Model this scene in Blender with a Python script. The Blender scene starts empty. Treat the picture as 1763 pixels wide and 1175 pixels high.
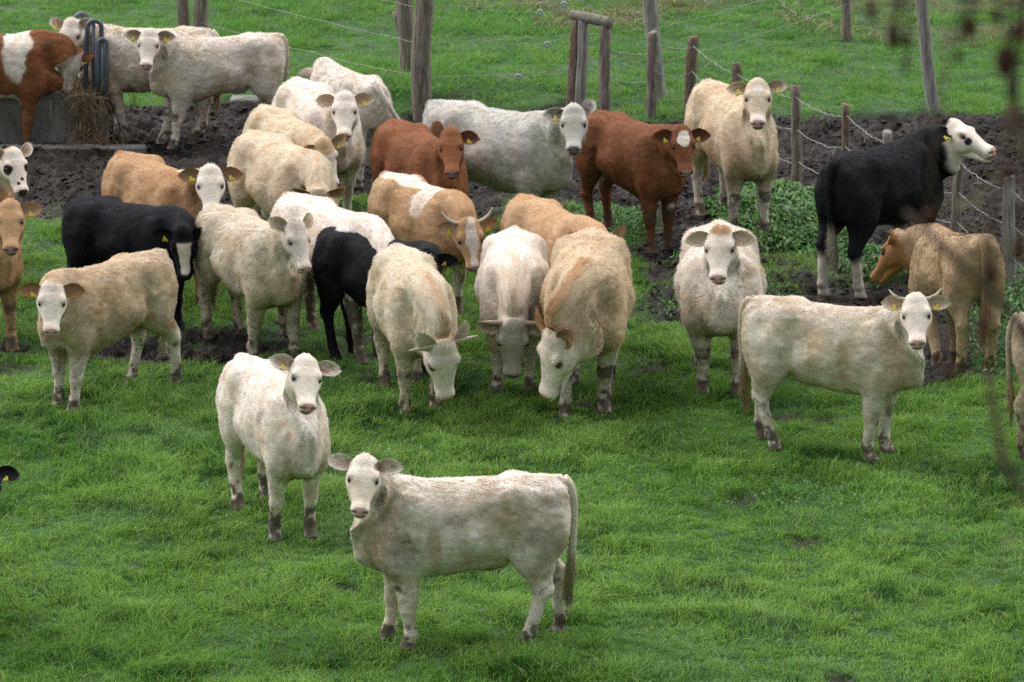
import bpy, math, random
import numpy as np
from mathutils import Vector, Matrix

# ---------------------------------------------------------------- camera, sky, sun
C = bpy.context.scene
CAM_H, PITCH, LENS = 11.5, 14.83, 170.0
cam_data = bpy.data.cameras.new("camera"); cam = bpy.data.objects.new("camera", cam_data)
C.collection.objects.link(cam); C.camera = cam
cam.location = (0, 0, CAM_H); cam.rotation_euler = (math.radians(90 - PITCH), 0, 0)
cam_data.lens = LENS; cam_data.sensor_width = 36.0; cam_data.clip_start = 0.5; cam_data.clip_end = 2000
cam_data.dof.use_dof = True; cam_data.dof.focus_distance = 38.0; cam_data.dof.aperture_fstop = 6.3

SUN_EL, SUN_AZ = 52.0, 62.0          # elevation; azimuth of the light's origin, degrees clockwise from +Y
world = bpy.data.worlds.new("World"); C.world = world; world.use_nodes = True
wn = world.node_tree; bg = wn.nodes["Background"]
sky = wn.nodes.new("ShaderNodeTexSky"); sky.sky_type = 'NISHITA'; sky.sun_disc = False
sky.sun_elevation = math.radians(SUN_EL); sky.sun_rotation = math.radians(-SUN_AZ)
sky.dust_density = 4.0; sky.air_density = 1.0; sky.ozone_density = 0.6
hs = wn.nodes.new("ShaderNodeHueSaturation"); hs.inputs["Saturation"].default_value = 0.3
wn.links.new(sky.outputs[0], hs.inputs["Color"]); wn.links.new(hs.outputs[0], bg.inputs[0]); bg.inputs[1].default_value = 0.15
sun_d = bpy.data.lights.new("sun", 'SUN'); sun = bpy.data.objects.new("sun", sun_d); C.collection.objects.link(sun)
sun_d.energy = 1.4; sun_d.angle = math.radians(22); sun_d.color = (1.0, 0.965, 0.91)
_a = math.radians(-SUN_AZ)
sun.rotation_euler = (math.radians(90 - SUN_EL), 0, math.radians(180) + _a)
C.view_settings.view_transform = 'Standard'; C.view_settings.look = 'None'
C.view_settings.exposure = 0.76; C.view_settings.gamma = 1.0
C.cycles.max_bounces = 5; C.cycles.diffuse_bounces = 3; C.cycles.glossy_bounces = 2
C.cycles.transparent_max_bounces = 4; C.cycles.use_denoising = False; C.cycles.sample_clamp_indirect = 3.0
# ---------------------------------------------------------------- numeric helpers
F32 = np.float32
FPX = LENS / 36.0 * 1763.0
def ray(px, py):
    "direction of the view ray through a point of the 1763 x 1175 frame"
    a = (px - 881.5) / FPX; b = (587.5 - py) / FPX
    p = math.radians(PITCH)
    f = np.array([0, math.cos(p), -math.sin(p)]); u = np.array([0, math.sin(p), math.cos(p)])
    return np.array([1.0, 0, 0]) * a + u * b + f
def ground_at(px, py, z=0.0):
    d = ray(px, py); t = (CAM_H - z) / -d[2]
    return np.array([d[0] * t, d[1] * t, z])
def project(P):
    P = np.asarray(P, float); p = math.radians(PITCH)
    q = P - np.array([0, 0, CAM_H])
    f = q @ np.array([0, math.cos(p), -math.sin(p)]); u = q @ np.array([0, math.sin(p), math.cos(p)])
    return np.stack([881.5 + q[..., 0] / f * FPX, 587.5 - u / f * FPX], -1)
def sstep(x, a, b):
    t = np.clip((x - a) / (b - a), 0, 1); return t * t * (3 - 2 * t)
def _hash(i, j, k, seed):
    h = (i * 374761393 + j * 668265263 + k * 2147483647 + seed * 974634777) & 0xFFFFFFFF
    h = ((h ^ (h >> 13)) * 1274126177) & 0xFFFFFFFF
    h = (h ^ (h >> 16)) & 0xFFFFFFFF
    return h.astype(F32) / F32(4294967295.0)
def noise3(P, freq=1.0, seed=0, octaves=1):
    "value noise, -1..1"
    out = 0; amp = 1.0; tot = 0
    for o in range(octaves):
        Q = np.asarray(P, np.float64) * freq + 1000.0 + 17.3 * o
        I = np.floor(Q).astype(np.int64); f = (Q - I).astype(F32); f = f * f * (3 - 2 * f)
        r = 0
        for dx in (0, 1):
            wx = f[..., 0] if dx else 1 - f[..., 0]
            for dy in (0, 1):
                wy = f[..., 1] if dy else 1 - f[..., 1]
                for dz in (0, 1):
                    wz = f[..., 2] if dz else 1 - f[..., 2]
                    r = r + wx * wy * wz * _hash(I[..., 0] + dx, I[..., 1] + dy, I[..., 2] + dz, seed + o)
        out = out + amp * (2 * r - 1); tot += amp; amp *= 0.5; freq *= 2.1
    return out / tot
def noise2(x, y, freq=1.0, seed=0, octaves=1):
    return noise3(np.stack([x, y, np.zeros_like(x)], -1), freq, seed, octaves)

# ---------------------------------------------------------------- the rest-pose cow, as one blended surface
NB0 = np.array([0.46, 0, 1.02]); NB1 = np.array([0.90, 0, 1.28])
NL = float(np.linalg.norm(NB1 - NB0)); ND = (NB1 - NB0) / NL
HP = math.radians(40)
EU = np.array([math.cos(HP), 0, -math.sin(HP)]); EV = np.array([math.sin(HP), 0, math.cos(HP)])
HO = NB1 - 0.05 * EU + 0.045 * EV
def hl(u, y, v):
    return HO + u * EU + np.array([0, y, 0]) + v * EV

TR_X = [-0.96, -0.94, -0.88, -0.78, -0.62, -0.45, -0.25, 0.0, 0.2, 0.38, 0.52, 0.62, 0.70, 0.75, 0.77]
TR_T = [1.08, 1.17, 1.235, 1.265, 1.275, 1.26, 1.25, 1.25, 1.255, 1.27, 1.255, 1.19, 1.10, 1.0, 0.92]
TR_B = [0.98, 0.84, 0.75, 0.72, 0.72, 0.695, 0.65, 0.61, 0.585, 0.565, 0.595, 0.655, 0.72, 0.80, 0.88]
TR_W = [0.03, 0.13, 0.185, 0.225, 0.265, 0.275, 0.305, 0.325, 0.305, 0.265, 0.225, 0.19, 0.14, 0.08, 0.02]
HD_U = [-0.055, -0.04, 0.0, 0.05, 0.10, 0.155, 0.21, 0.265, 0.32, 0.375, 0.42, 0.445, 0.457]
HD_T = [0.01, 0.035, 0.065, 0.080, 0.085, 0.080, 0.066, 0.052, 0.042, 0.040, 0.038, 0.022, 0.0]
HD_B = [-0.01, -0.035, -0.095, -0.150, -0.178, -0.172, -0.142, -0.098, -0.076, -0.066, -0.062, -0.045, -0.02]
HD_W = [0.02, 0.062, 0.104, 0.118, 0.126, 0.124, 0.105, 0.087, 0.072, 0.065, 0.064, 0.054, 0.02]

def warp(P):
    "shortens the trunk behind the shoulder"
    P = np.array(P, float); d = np.maximum(0.44 - P[..., 0], 0)
    P[..., 0] += 0.115 * d * sstep(d, 0.0, 0.25)
    z = P[..., 2]; m = 1 - sstep(P[..., 0], 0.78, 0.9)
    zz = np.interp(z, _WZ, _WT); P[..., 2] = z + (zz - z) * m; return P
_WZ = np.linspace(-0.1, 1.4, 61); _WT = np.interp(_WZ, [-0.1, 0, 0.37, 0.56, 0.75, 1.02, 1.4], [-0.1, 0, 0.34, 0.505, 0.71, 1.01, 1.4])
_WT = np.convolve(np.pad(_WT, 4, 'reflect', reflect_type='odd'), np.ones(9) / 9, 'valid')
def smin(a, b, k):
    if k <= 0: return np.minimum(a, b)
    h = np.maximum(k - np.abs(a - b), 0) / k
    return np.minimum(a, b) - h * h * k * 0.25
def build_surface():
    def axis(segs):
        out = []
        for a, b, s in segs:
            n = max(2, int(round((b - a) / s))); out += list(np.linspace(a, b, n, endpoint=False))
        return np.array(out + [segs[-1][1]], F32)
    X = axis([(-1.05, 0.86, 0.0145), (0.86, 1.36, 0.0075)])
    Y = axis([(-0.42, -0.16, 0.015), (-0.16, 0.16, 0.0085), (0.16, 0.42, 0.015)])
    Z = axis([(-0.02, 0.85, 0.0135), (0.85, 1.46, 0.0085)])
    F = np.full((len(X), len(Y), len(Z)), 0.2, F32)
    def region(lo, hi, k):
        s = []
        for ax, l, h in zip((X, Y, Z), lo, hi):
            i = np.searchsorted(ax, l - k - 0.02); j = np.searchsorted(ax, h + k + 0.02)
            s.append(slice(i, j))
        return tuple(s), (X[s[0]][:, None, None], Y[s[1]][None, :, None], Z[s[2]][None, None, :])
    def put(lo, hi, fn, k, sub=False):
        s, (x, y, z) = region(lo, hi, k)
        d = fn(x, y, z).astype(F32)
        F[s] = -smin(-F[s], d, k) if sub else smin(F[s], d, k)
    def cone(a, b, ra, rb, k=0.03, ys=1.0, mirror=True):
        a = np.array(a, float); b = np.array(b, float)
        for sgn in ((1, -1) if mirror else (1,)):
            A = a * [1, sgn, 1]; B = b * [1, sgn, 1]; r = max(ra, rb)
            def fn(x, y, z):
                BA = (B - A) * [1, 1 / ys, 1]
                px, py, pz = x - A[0], (y - A[1]) / ys, z - A[2]
                t = np.clip((px * BA[0] + py * BA[1] + pz * BA[2]) / (BA @ BA), 0, 1)
                d = np.sqrt((px - BA[0] * t) ** 2 + (py - BA[1] * t) ** 2 + (pz - BA[2] * t) ** 2)
                return (d - (ra + (rb - ra) * t)) * min(1, (1 + ys) / 2)
            put(np.minimum(A, B) - r, np.maximum(A, B) + r, fn, k)
    def ell(c, r, k=0.05, mirror=True, rot=0.0, sub=False):
        c = np.array(c, float)
        for sgn in ((1, -1) if mirror else (1,)):
            cc = c * [1, sgn, 1]; R = max(r[0], r[2]); ca, sa = math.cos(rot), math.sin(rot)
            def fn(x, y, z):
                px, pz = x - cc[0], z - cc[2]
                qx, qz = px * ca + pz * sa, -px * sa + pz * ca
                qy = y - cc[1]
                k0 = np.sqrt((qx / r[0]) ** 2 + (qy / r[1]) ** 2 + (qz / r[2]) ** 2)
                k1 = np.sqrt((qx / r[0] ** 2) ** 2 + (qy / r[1] ** 2) ** 2 + (qz / r[2] ** 2) ** 2) + 1e-6
                return k0 * (k0 - 1) / k1
            put(cc - [R, r[1], R], cc + [R, r[1], R], fn, k, sub)
    # trunk
    def trunk(x, y, z):
        xs = x[:, 0, 0]
        t = np.interp(xs, TR_X, TR_T)[:, None, None]; b = np.interp(xs, TR_X, TR_B)[:, None, None]
        w = np.interp(xs, TR_X, TR_W)[:, None, None]
        c = t * 0.46 + b * 0.54; h = np.where(z > c, t - c, c - b)
        rz = np.clip((z - c) / h, -1.5, 1.5)
        flat = np.interp(xs, [-0.9, -0.5, 0.0, 0.5], [0.05, 0.08, 0.16, 0.30])[:, None, None]
        ww = w * (1 - flat * np.clip(rz, 0, 1.2) - 0.12 * np.clip(-rz, 0, 1.2))
        n = 2.35
        q = (np.abs(y / ww) ** n + np.abs(rz) ** n) ** (1 / n)
        d = (q - 1) * np.minimum(h, ww)
        out = np.maximum(np.maximum(TR_X[0] - x, x - TR_X[-1]), 0)
        return d + out * 0.7
    put([-0.98, -0.34, 0.53], [0.82, 0.34, 1.30], trunk, 0.03)
    # neck
    cone(NB0 + [0.0, 0, -0.02], NB1 + [-0.02, 0, -0.035], 0.24, 0.142, 0.10, 0.72, False)
    cone(NB0 + [0.02, 0, 0.12], NB1 + [-0.02, 0, 0.02], 0.12, 0.085, 0.06, 0.75, False)
    cone((0.66, 0, 0.80), NB1 + [-0.07, 0, -0.13], 0.10, 0.05, 0.08, 0.55, False)      # dewlap line
    ell((0.66, 0, 0.79), (0.10, 0.09, 0.12), 0.08, False)                               # brisket
    # shoulders, ribs, hips, thighs
    ell((0.44, 0.165, 0.93), (0.15, 0.10, 0.27), 0.07, rot=0.2)
    ell((0.50, 0.155, 0.76), (0.13, 0.095, 0.13), 0.06)
    ell((-0.50, 0.175, 1.15), (0.12, 0.075, 0.10), 0.09)
    ell((-0.87, 0.09, 1.13), (0.065, 0.06, 0.07), 0.06)
    ell((-0.88, 0.0, 1.215), (0.09, 0.04, 0.04), 0.06, False)
    ell((-0.70, 0.155, 0.93), (0.215, 0.115, 0.27), 0.06, rot=-0.12)
    ell((-0.63, 0.155, 0.76), (0.16, 0.095, 0.15), 0.06)
    ell((-0.33, 0.0, 0.665), (0.12, 0.06, 0.04), 0.08, False)
    # hollows: flank, behind the shoulder, in front of the pins, neck to shoulder
    ell((-0.27, 0.360, 1.06), (0.15, 0.10, 0.14), 0.10, sub=True)
    ell((0.20, 0.365, 0.82), (0.06, 0.085, 0.26), 0.07, rot=0.15, sub=True)
    ell((-0.73, 0.320, 1.12), (0.12, 0.08, 0.12), 0.09, sub=True)
    ell((-0.44, 0.315, 0.82), (0.06, 0.08, 0.20), 0.07, rot=-0.4, sub=True)
    ell((0.66, 0.22, 1.0), (0.05, 0.10, 0.20), 0.08, rot=0.5, sub=True)
    # fore legs
    cone((0.44, 0.155, 0.74), (0.435, 0.15, 0.40), 0.125, 0.070, 0.06, 0.82)
    cone((0.435, 0.15, 0.42), (0.44, 0.15, 0.34), 0.062, 0.058, 0.02, 0.95)
    cone((0.438, 0.15, 0.34), (0.435, 0.15, 0.13), 0.052, 0.046, 0.03, 0.9)
    ell((0.437, 0.15, 0.125), (0.046, 0.045, 0.04), 0.03)
    cone((0.437, 0.15, 0.12), (0.465, 0.15, 0.055), 0.040, 0.046, 0.02)
    # hind legs
    cone((-0.64, 0.155, 0.78), (-0.785, 0.15, 0.50), 0.155, 0.076, 0.07, 0.72)
    ell((-0.795, 0.15, 0.475), (0.066, 0.052, 0.068), 0.04, rot=0.3)
    cone((-0.845, 0.15, 0.515), (-0.78, 0.15, 0.66), 0.026, 0.03, 0.05)
    cone((-0.79, 0.15, 0.46), (-0.745, 0.15, 0.13), 0.062, 0.050, 0.04, 0.85)
    ell((-0.745, 0.15, 0.125), (0.048, 0.046, 0.042), 0.03)
    cone((-0.743, 0.15, 0.12), (-0.705, 0.15, 0.055), 0.040, 0.046, 0.02)
    # hooves
    for hx in (0.475, -0.695):
        def hoof(x, y, z, hx=hx):
            yy = np.abs(y) - 0.15
            r = 0.070 - 0.25 * np.clip(z, 0, 1)
            d = np.sqrt((x - hx + 0.4 * z) ** 2 + (yy * 1.12) ** 2) - r
            return np.maximum(np.maximum(d, -z), z - 0.07)
        for sg in (1, -1):
            put([hx - 0.07, sg * 0.15 - 0.07, 0], [hx + 0.07, sg * 0.15 + 0.07, 0.07], hoof, 0.012)
    # head
    def head(x, y, z):
        px, pz = x - HO[0], z - HO[2]
        u = px * EU[0] + pz * EU[2]; v = px * EV[0] + pz * EV[2]
        sh = u.shape
        t = np.interp(u.ravel(), HD_U, HD_T).reshape(sh); b = np.interp(u.ravel(), HD_U, HD_B).reshape(sh)
        w = np.interp(u.ravel(), HD_U, HD_W).reshape(sh)
        c = t * 0.6 + b * 0.4; h = np.where(v > c, t - c, c - b)
        rv = np.clip((v - c) / h, -1.5, 1.5)
        ww = w * (1 - 0.16 * np.clip(rv, 0, 1.2) - 0.32 * np.clip(-rv, 0, 1.3) ** 1.5)
        n = 2.5
        q = (np.abs(y / ww) ** n + np.abs(rv) ** n) ** (1 / n)
        out = np.maximum(np.maximum(HD_U[0] - u, u - HD_U[-1]), 0)
        return (q - 1) * np.minimum(h, ww) + out
    put([HO[0] - 0.15, -0.13, HO[2] - 0.46], [HO[0] + 0.45, 0.13, HO[2] + 0.10], head, 0.035)
    def H(u, y, v): return hl(u, y, v)
    ell(H(0.0, 0, 0.035), (0.06, 0.075, 0.055), 0.04, False)                 # poll
    ell(H(0.13, 0.094, 0.050), (0.036, 0.024, 0.020), 0.03, rot=-HP)       # brow
    ell(H(0.15, 0.075, -0.055), (0.085, 0.034, 0.065), 0.04, rot=-HP)       # cheek
    ell(H(0.40, 0.0, -0.005), (0.046, 0.066, 0.046), 0.03, False, rot=-HP) # muzzle pad
    cone(H(0.20, 0.022, -0.125), H(0.395, 0.022, -0.078), 0.036, 0.026, 0.022)  # lower jaw
    ell(H(0.402, 0, -0.076), (0.038, 0.046, 0.026), 0.022, False, rot=-HP)  # chin
    ell(H(0.165, 0.124, 0.028), (0.030, 0.022, 0.022), 0.014, rot=-HP, sub=True)   # eye socket
    ell(H(0.447, 0.032, 0.012), (0.018, 0.014, 0.012), 0.008, rot=-HP, sub=True)  # nostril
    ell(H(0.432, 0.050, 0.004), (0.016, 0.012, 0.008), 0.008, rot=-HP, sub=True)
    # extract
    S = F < 0
    Cm = np.zeros(tuple(np.array(F.shape) - 1), np.uint8)
    for dx in (0, 1):
        for dy in (0, 1):
            for dz in (0, 1):
                Cm += S[dx:dx + Cm.shape[0], dy:dy + Cm.shape[1], dz:dz + Cm.shape[2]]
    act = (Cm > 0) & (Cm < 8)
    idx = np.full(Cm.shape, -1, np.int64); I, J, K = np.nonzero(act); idx[I, J, K] = np.arange(len(I))
    acc = np.zeros((len(I), 3)); cnt = np.zeros(len(I))
    corners = [(a, b, c) for a in (0, 1) for b in (0, 1) for c in (0, 1)]
    def cp(i, j, k): return np.stack([X[i], Y[j], Z[k]], -1).astype(float)
    for c0 in corners:
        for ax in range(3):
            if c0[ax]: continue
            c1 = list(c0); c1[ax] = 1
            f0 = F[I + c0[0], J + c0[1], K + c0[2]]; f1 = F[I + c1[0], J + c1[1], K + c1[2]]
            m = (f0 < 0) != (f1 < 0)
            t = np.where(m, f0 / np.where(m, f0 - f1, 1), 0)[:, None]
            p = cp(I + c0[0], J + c0[1], K + c0[2]) * (1 - t) + cp(I + c1[0], J + c1[1], K + c1[2]) * t
            acc[m] += p[m]; cnt[m] += 1
    V = acc / cnt[:, None]
    Q = []
    for ax in range(3):
        a0 = [slice(None)] * 3; a1 = [slice(None)] * 3
        a0[ax] = slice(0, -1); a1[ax] = slice(1, None)
        e = S[tuple(a0)] != S[tuple(a1)]
        i = np.stack(np.nonzero(e), -1)
        o = [(ax + 1) % 3, (ax + 2) % 3]
        ok = (i[:, o[0]] > 0) & (i[:, o[1]] > 0) & (i[:, o[0]] < Cm.shape[o[0]]) & (i[:, o[1]] < Cm.shape[o[1]])
        i = i[ok]
        def g(da, db):
            q = i.copy(); q[:, o[0]] -= da; q[:, o[1]] -= db
            return idx[q[:, 0], q[:, 1], q[:, 2]]
        quad = np.stack([g(0, 0), g(1, 0), g(1, 1), g(0, 1)], -1)
        inside0 = S[i[:, 0], i[:, 1], i[:, 2]]
        quad[~inside0] = quad[~inside0][:, ::-1]
        Q.append(quad)
    Q = np.concatenate(Q)
    # light smoothing (keeps the head crisper)
    for it in range(2):
        s = np.zeros_like(V); n = np.zeros(len(V))
        for a, b in ((0, 1), (1, 2), (2, 3), (3, 0)):
            for p, q in ((a, b), (b, a)):
                s += np.stack([np.bincount(Q[:, p], V[Q[:, q], d], len(V)) for d in range(3)], -1)
                n += np.bincount(Q[:, p], minlength=len(V))
        w = 0.45 * (1 - 0.55 * sstep(V[:, 0], 0.9, 1.0))[:, None]
        V = V * (1 - w) + w * s / n[:, None]
    return warp(V), Q

# ---------------------------------------------------------------- posing
P0 = dict(x=0., y=50., yaw=0., s=1., ny=0., np=0., hy=0., hp=0., hr=0., fl=0., fr=0., bl=0., br=0., w=1., nl=1., bend=0., hs=1.0, hw=1., bd=0., pt=0.)
def _rz(a):
    c, s = np.cos(a), np.sin(a); z = np.zeros_like(c); o = np.ones_like(c)
    return np.stack([np.stack([c, -s, z], -1), np.stack([s, c, z], -1), np.stack([z, z, o], -1)], -2)
def _ry(a):   # positive lifts +x
    c, s = np.cos(a), np.sin(a); z = np.zeros_like(c); o = np.ones_like(c)
    return np.stack([np.stack([c, z, -s], -1), np.stack([z, o, z], -1), np.stack([s, z, c], -1)], -2)
def _rx(a):
    c, s = np.cos(a), np.sin(a); z = np.zeros_like(c); o = np.ones_like(c)
    return np.stack([np.stack([o, z, z], -1), np.stack([z, c, -s], -1), np.stack([z, s, c], -1)], -2)
def pose(P, q, rigid=None):
    "rest-pose points -> world, for the pose q (angles in degrees)"
    P = np.array(P, float); R = math.radians
    tu = (P - NB0) @ ND / NL
    perp = (P - NB0) @ np.array([-ND[2], 0, ND[0]])
    tu = tu - 0.6 * np.maximum(0, -perp - 0.15) / NL * (1 - sstep(tu, 0.35, 0.75))
    tu = tu - 0.9 * np.maximum(0, perp - 0.10) / NL * (1 - sstep(tu, 0.40, 0.80))
    rg = np.zeros(len(P), bool) if rigid is None else (np.full(len(P), True) if rigid is True else rigid)
    # width of the trunk
    k = 1 + (q['w'] - 1) * (1 - sstep(tu, 0.1, 0.9)) * sstep(P[:, 2], 0.25, 0.6) * ~rg
    P[:, 1] *= k
    if q['bd']: P[:, 2] -= q['bd'] * np.exp(-((P[:, 0] + 0.02) / 0.30) ** 2) * (1 - sstep(P[:, 2], 0.55, 0.95)) * sstep(P[:, 2], 0.38, 0.47) * np.exp(-(P[:, 1] / 0.22) ** 4)
    hm0 = (P - HO) @ EU + 0.5 * ((P - HO) @ EV); wh0 = (sstep(hm0, -0.15, 0.0) * sstep(tu, 0.35, 0.6))[:, None]
    wh0[rg] = 1
    P = P + wh0 * ((P - HO) * [q['hs'], q['hs'] * q['hw'], q['hs']] - (P - HO))
    # legs
    for key, px, sg in (('fl', 0.44, 1), ('fr', 0.44, -1), ('bl', -0.535, 1), ('br', -0.535, -1)):
        a = R(q[key])
        if a == 0: continue
        m = sstep(0.74 - P[:, 2], 0.0, 0.24) * sstep(sg * P[:, 1], 0.02, 0.09) * (1 - sstep(np.abs(P[:, 0] - px + (0 if px > 0 else 0.05)), 0.22, 0.32))
        pz = 0.78; rx, rz = P[:, 0] - px, P[:, 2] - pz
        nx = rx * math.cos(a) - rz * math.sin(a); nz = rx * math.sin(a) + rz * math.cos(a)
        # the hoof stays flat and on the ground
        g = sstep(0.11 - P[:, 2], 0.0, 0.06)
        hx, hz = (px + 0.02 if px > 0 else px - 0.06) - px, 0.09 - pz
        fx = hx * math.cos(a) - hz * math.sin(a); fz = hx * math.sin(a) + hz * math.cos(a)
        nx = nx * (1 - g) + (rx - hx + fx) * g; nz = nz * (1 - g) + (rz - hz + fz) * g
        lift = (fz - hz) * sstep(0.74 - P[:, 2], 0.0, 0.6)
        P[:, 0] += m * (nx - rx); P[:, 2] += m * (nz - rz) - m * lift
    # neck and head
    n = 24; tt = np.linspace(0, 1, n + 1); st = sstep(tt, -0.1, 0.95)
    st = (st - st[0]) / (st[-1] - st[0])
    ys = 1.0 * st; Rn = _rz(R(q['ny']) * ys) @ _ry(R(q['np']) * st)
    dirs = Rn @ ND; Cp = np.zeros((n + 1, 3)); Cp[0] = NB0
    for i in range(n): Cp[i + 1] = Cp[i] + (dirs[i] + dirs[i + 1]) * 0.5 * NL / n * q.get('nl', 1)
    hm = (P - HO) @ EU + 0.5 * ((P - HO) @ EV)
    wh_ = sstep(hm, -0.21, 0.0) * sstep(tu, 0.30, 0.65)
    wh_[rg] = 1; tu = np.where(rg, np.maximum(tu, 1.0), tu)
    t = np.clip(tu, 0, 1); t = t * (1 - wh_) + wh_
    s = np.interp(t, tt, st)
    ctr = np.stack([np.interp(t, tt, Cp[:, d]) for d in range(3)], -1)
    act = np.nonzero(tu > 0)[0]
    if len(act):
        wh = wh_[act]
        a_ = act; Pr = P[a_] - (NB0 + ND * (NL * t[a_])[:, None])
        piv = NB1 - (NB0 + ND * (NL * t[a_])[:, None])
        Rh = _rz(R(q['hy']) * wh) @ _ry(R(q['hp']) * wh) @ _ry(np.full(len(a_), -HP)) @ _rx(R(q['hr']) * wh) @ _ry(np.full(len(a_), HP))
        Pr = np.einsum('nij,nj->ni', Rh, Pr - piv) + piv
        Rb = _rz(R(q['ny']) * s[a_]) @ _ry(R(q['np']) * s[a_])
        P[a_] = np.einsum('nij,nj->ni', Rb, Pr) + ctr[a_]
    # a slight sideways bend of the spine
    if q['bend']:
        b = R(q['bend']); a = -b * P[:, 0]
        c_, s_ = np.cos(a), np.sin(a)
        x0, y0 = P[:, 0].copy(), P[:, 1].copy()
        P[:, 0] = x0 * 0.5 + 0.5 * x0 + 0; P[:, 1] = y0 - 0.5 * b * x0 * x0
    if q.get('pt'):                                                      # standing down a slope
        a = -R(q['pt']); x0, z0 = P[:, 0] + 0.62, P[:, 2].copy()
        P[:, 0] = x0 * math.cos(a) - z0 * math.sin(a) * 0.35 - 0.62; P[:, 2] = x0 * math.sin(a) + z0 * math.cos(a)
    P *= q['s']
    c_, s_ = math.cos(R(q['yaw'])), math.sin(R(q['yaw']))
    return np.stack([P[:, 0] * c_ - P[:, 1] * s_ + q['x'], P[:, 0] * s_ + P[:, 1] * c_ + q['y'], P[:, 2]], -1)
KEYS = dict(muz=hl(0.455, 0, 0.0), poll=hl(-0.04, 0, 0.06), eyeL=hl(0.165, 0.112, 0.03), eyeR=hl(0.165, -0.112, 0.03), fore=hl(0.08, 0, 0.085),
            with_=(0.38, 0, 1.275), back=(0.0, 0, 1.25), tail=(-0.90, 0, 1.25), hipL=(-0.5, 0.25, 1.19), hipR=(-0.5, -0.25, 1.19), rump=(-0.95, 0, 1.1),
            chest=(0.80, 0, 0.85), bris=(0.70, 0, 0.63), belly=(0.1, 0, 0.55), jaw=hl(0.12, 0, -0.16),
            earL=hl(0.0, 0.29, 0.0), earR=hl(0.0, -0.29, 0.0), fl=(0.45, 0.15, 0.0), fr=(0.45, -0.15, 0.0), bl=(-0.72, 0.15, 0.0), br=(-0.72, -0.15, 0.0),
            kl=(0.44, 0.15, 0.37), kr=(0.44, -0.15, 0.37), hkl=(-0.80, 0.15, 0.48), hkr=(-0.80, -0.15, 0.48),
            sideL=(0.05, 0.325, 0.88), sideR=(0.05, -0.325, 0.88), rL=(-0.7, 0.26, 0.95), rR=(-0.7, -0.26, 0.95))
KEYS = {k: warp(np.array(v, float)[None])[0] for k, v in KEYS.items()}
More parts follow.
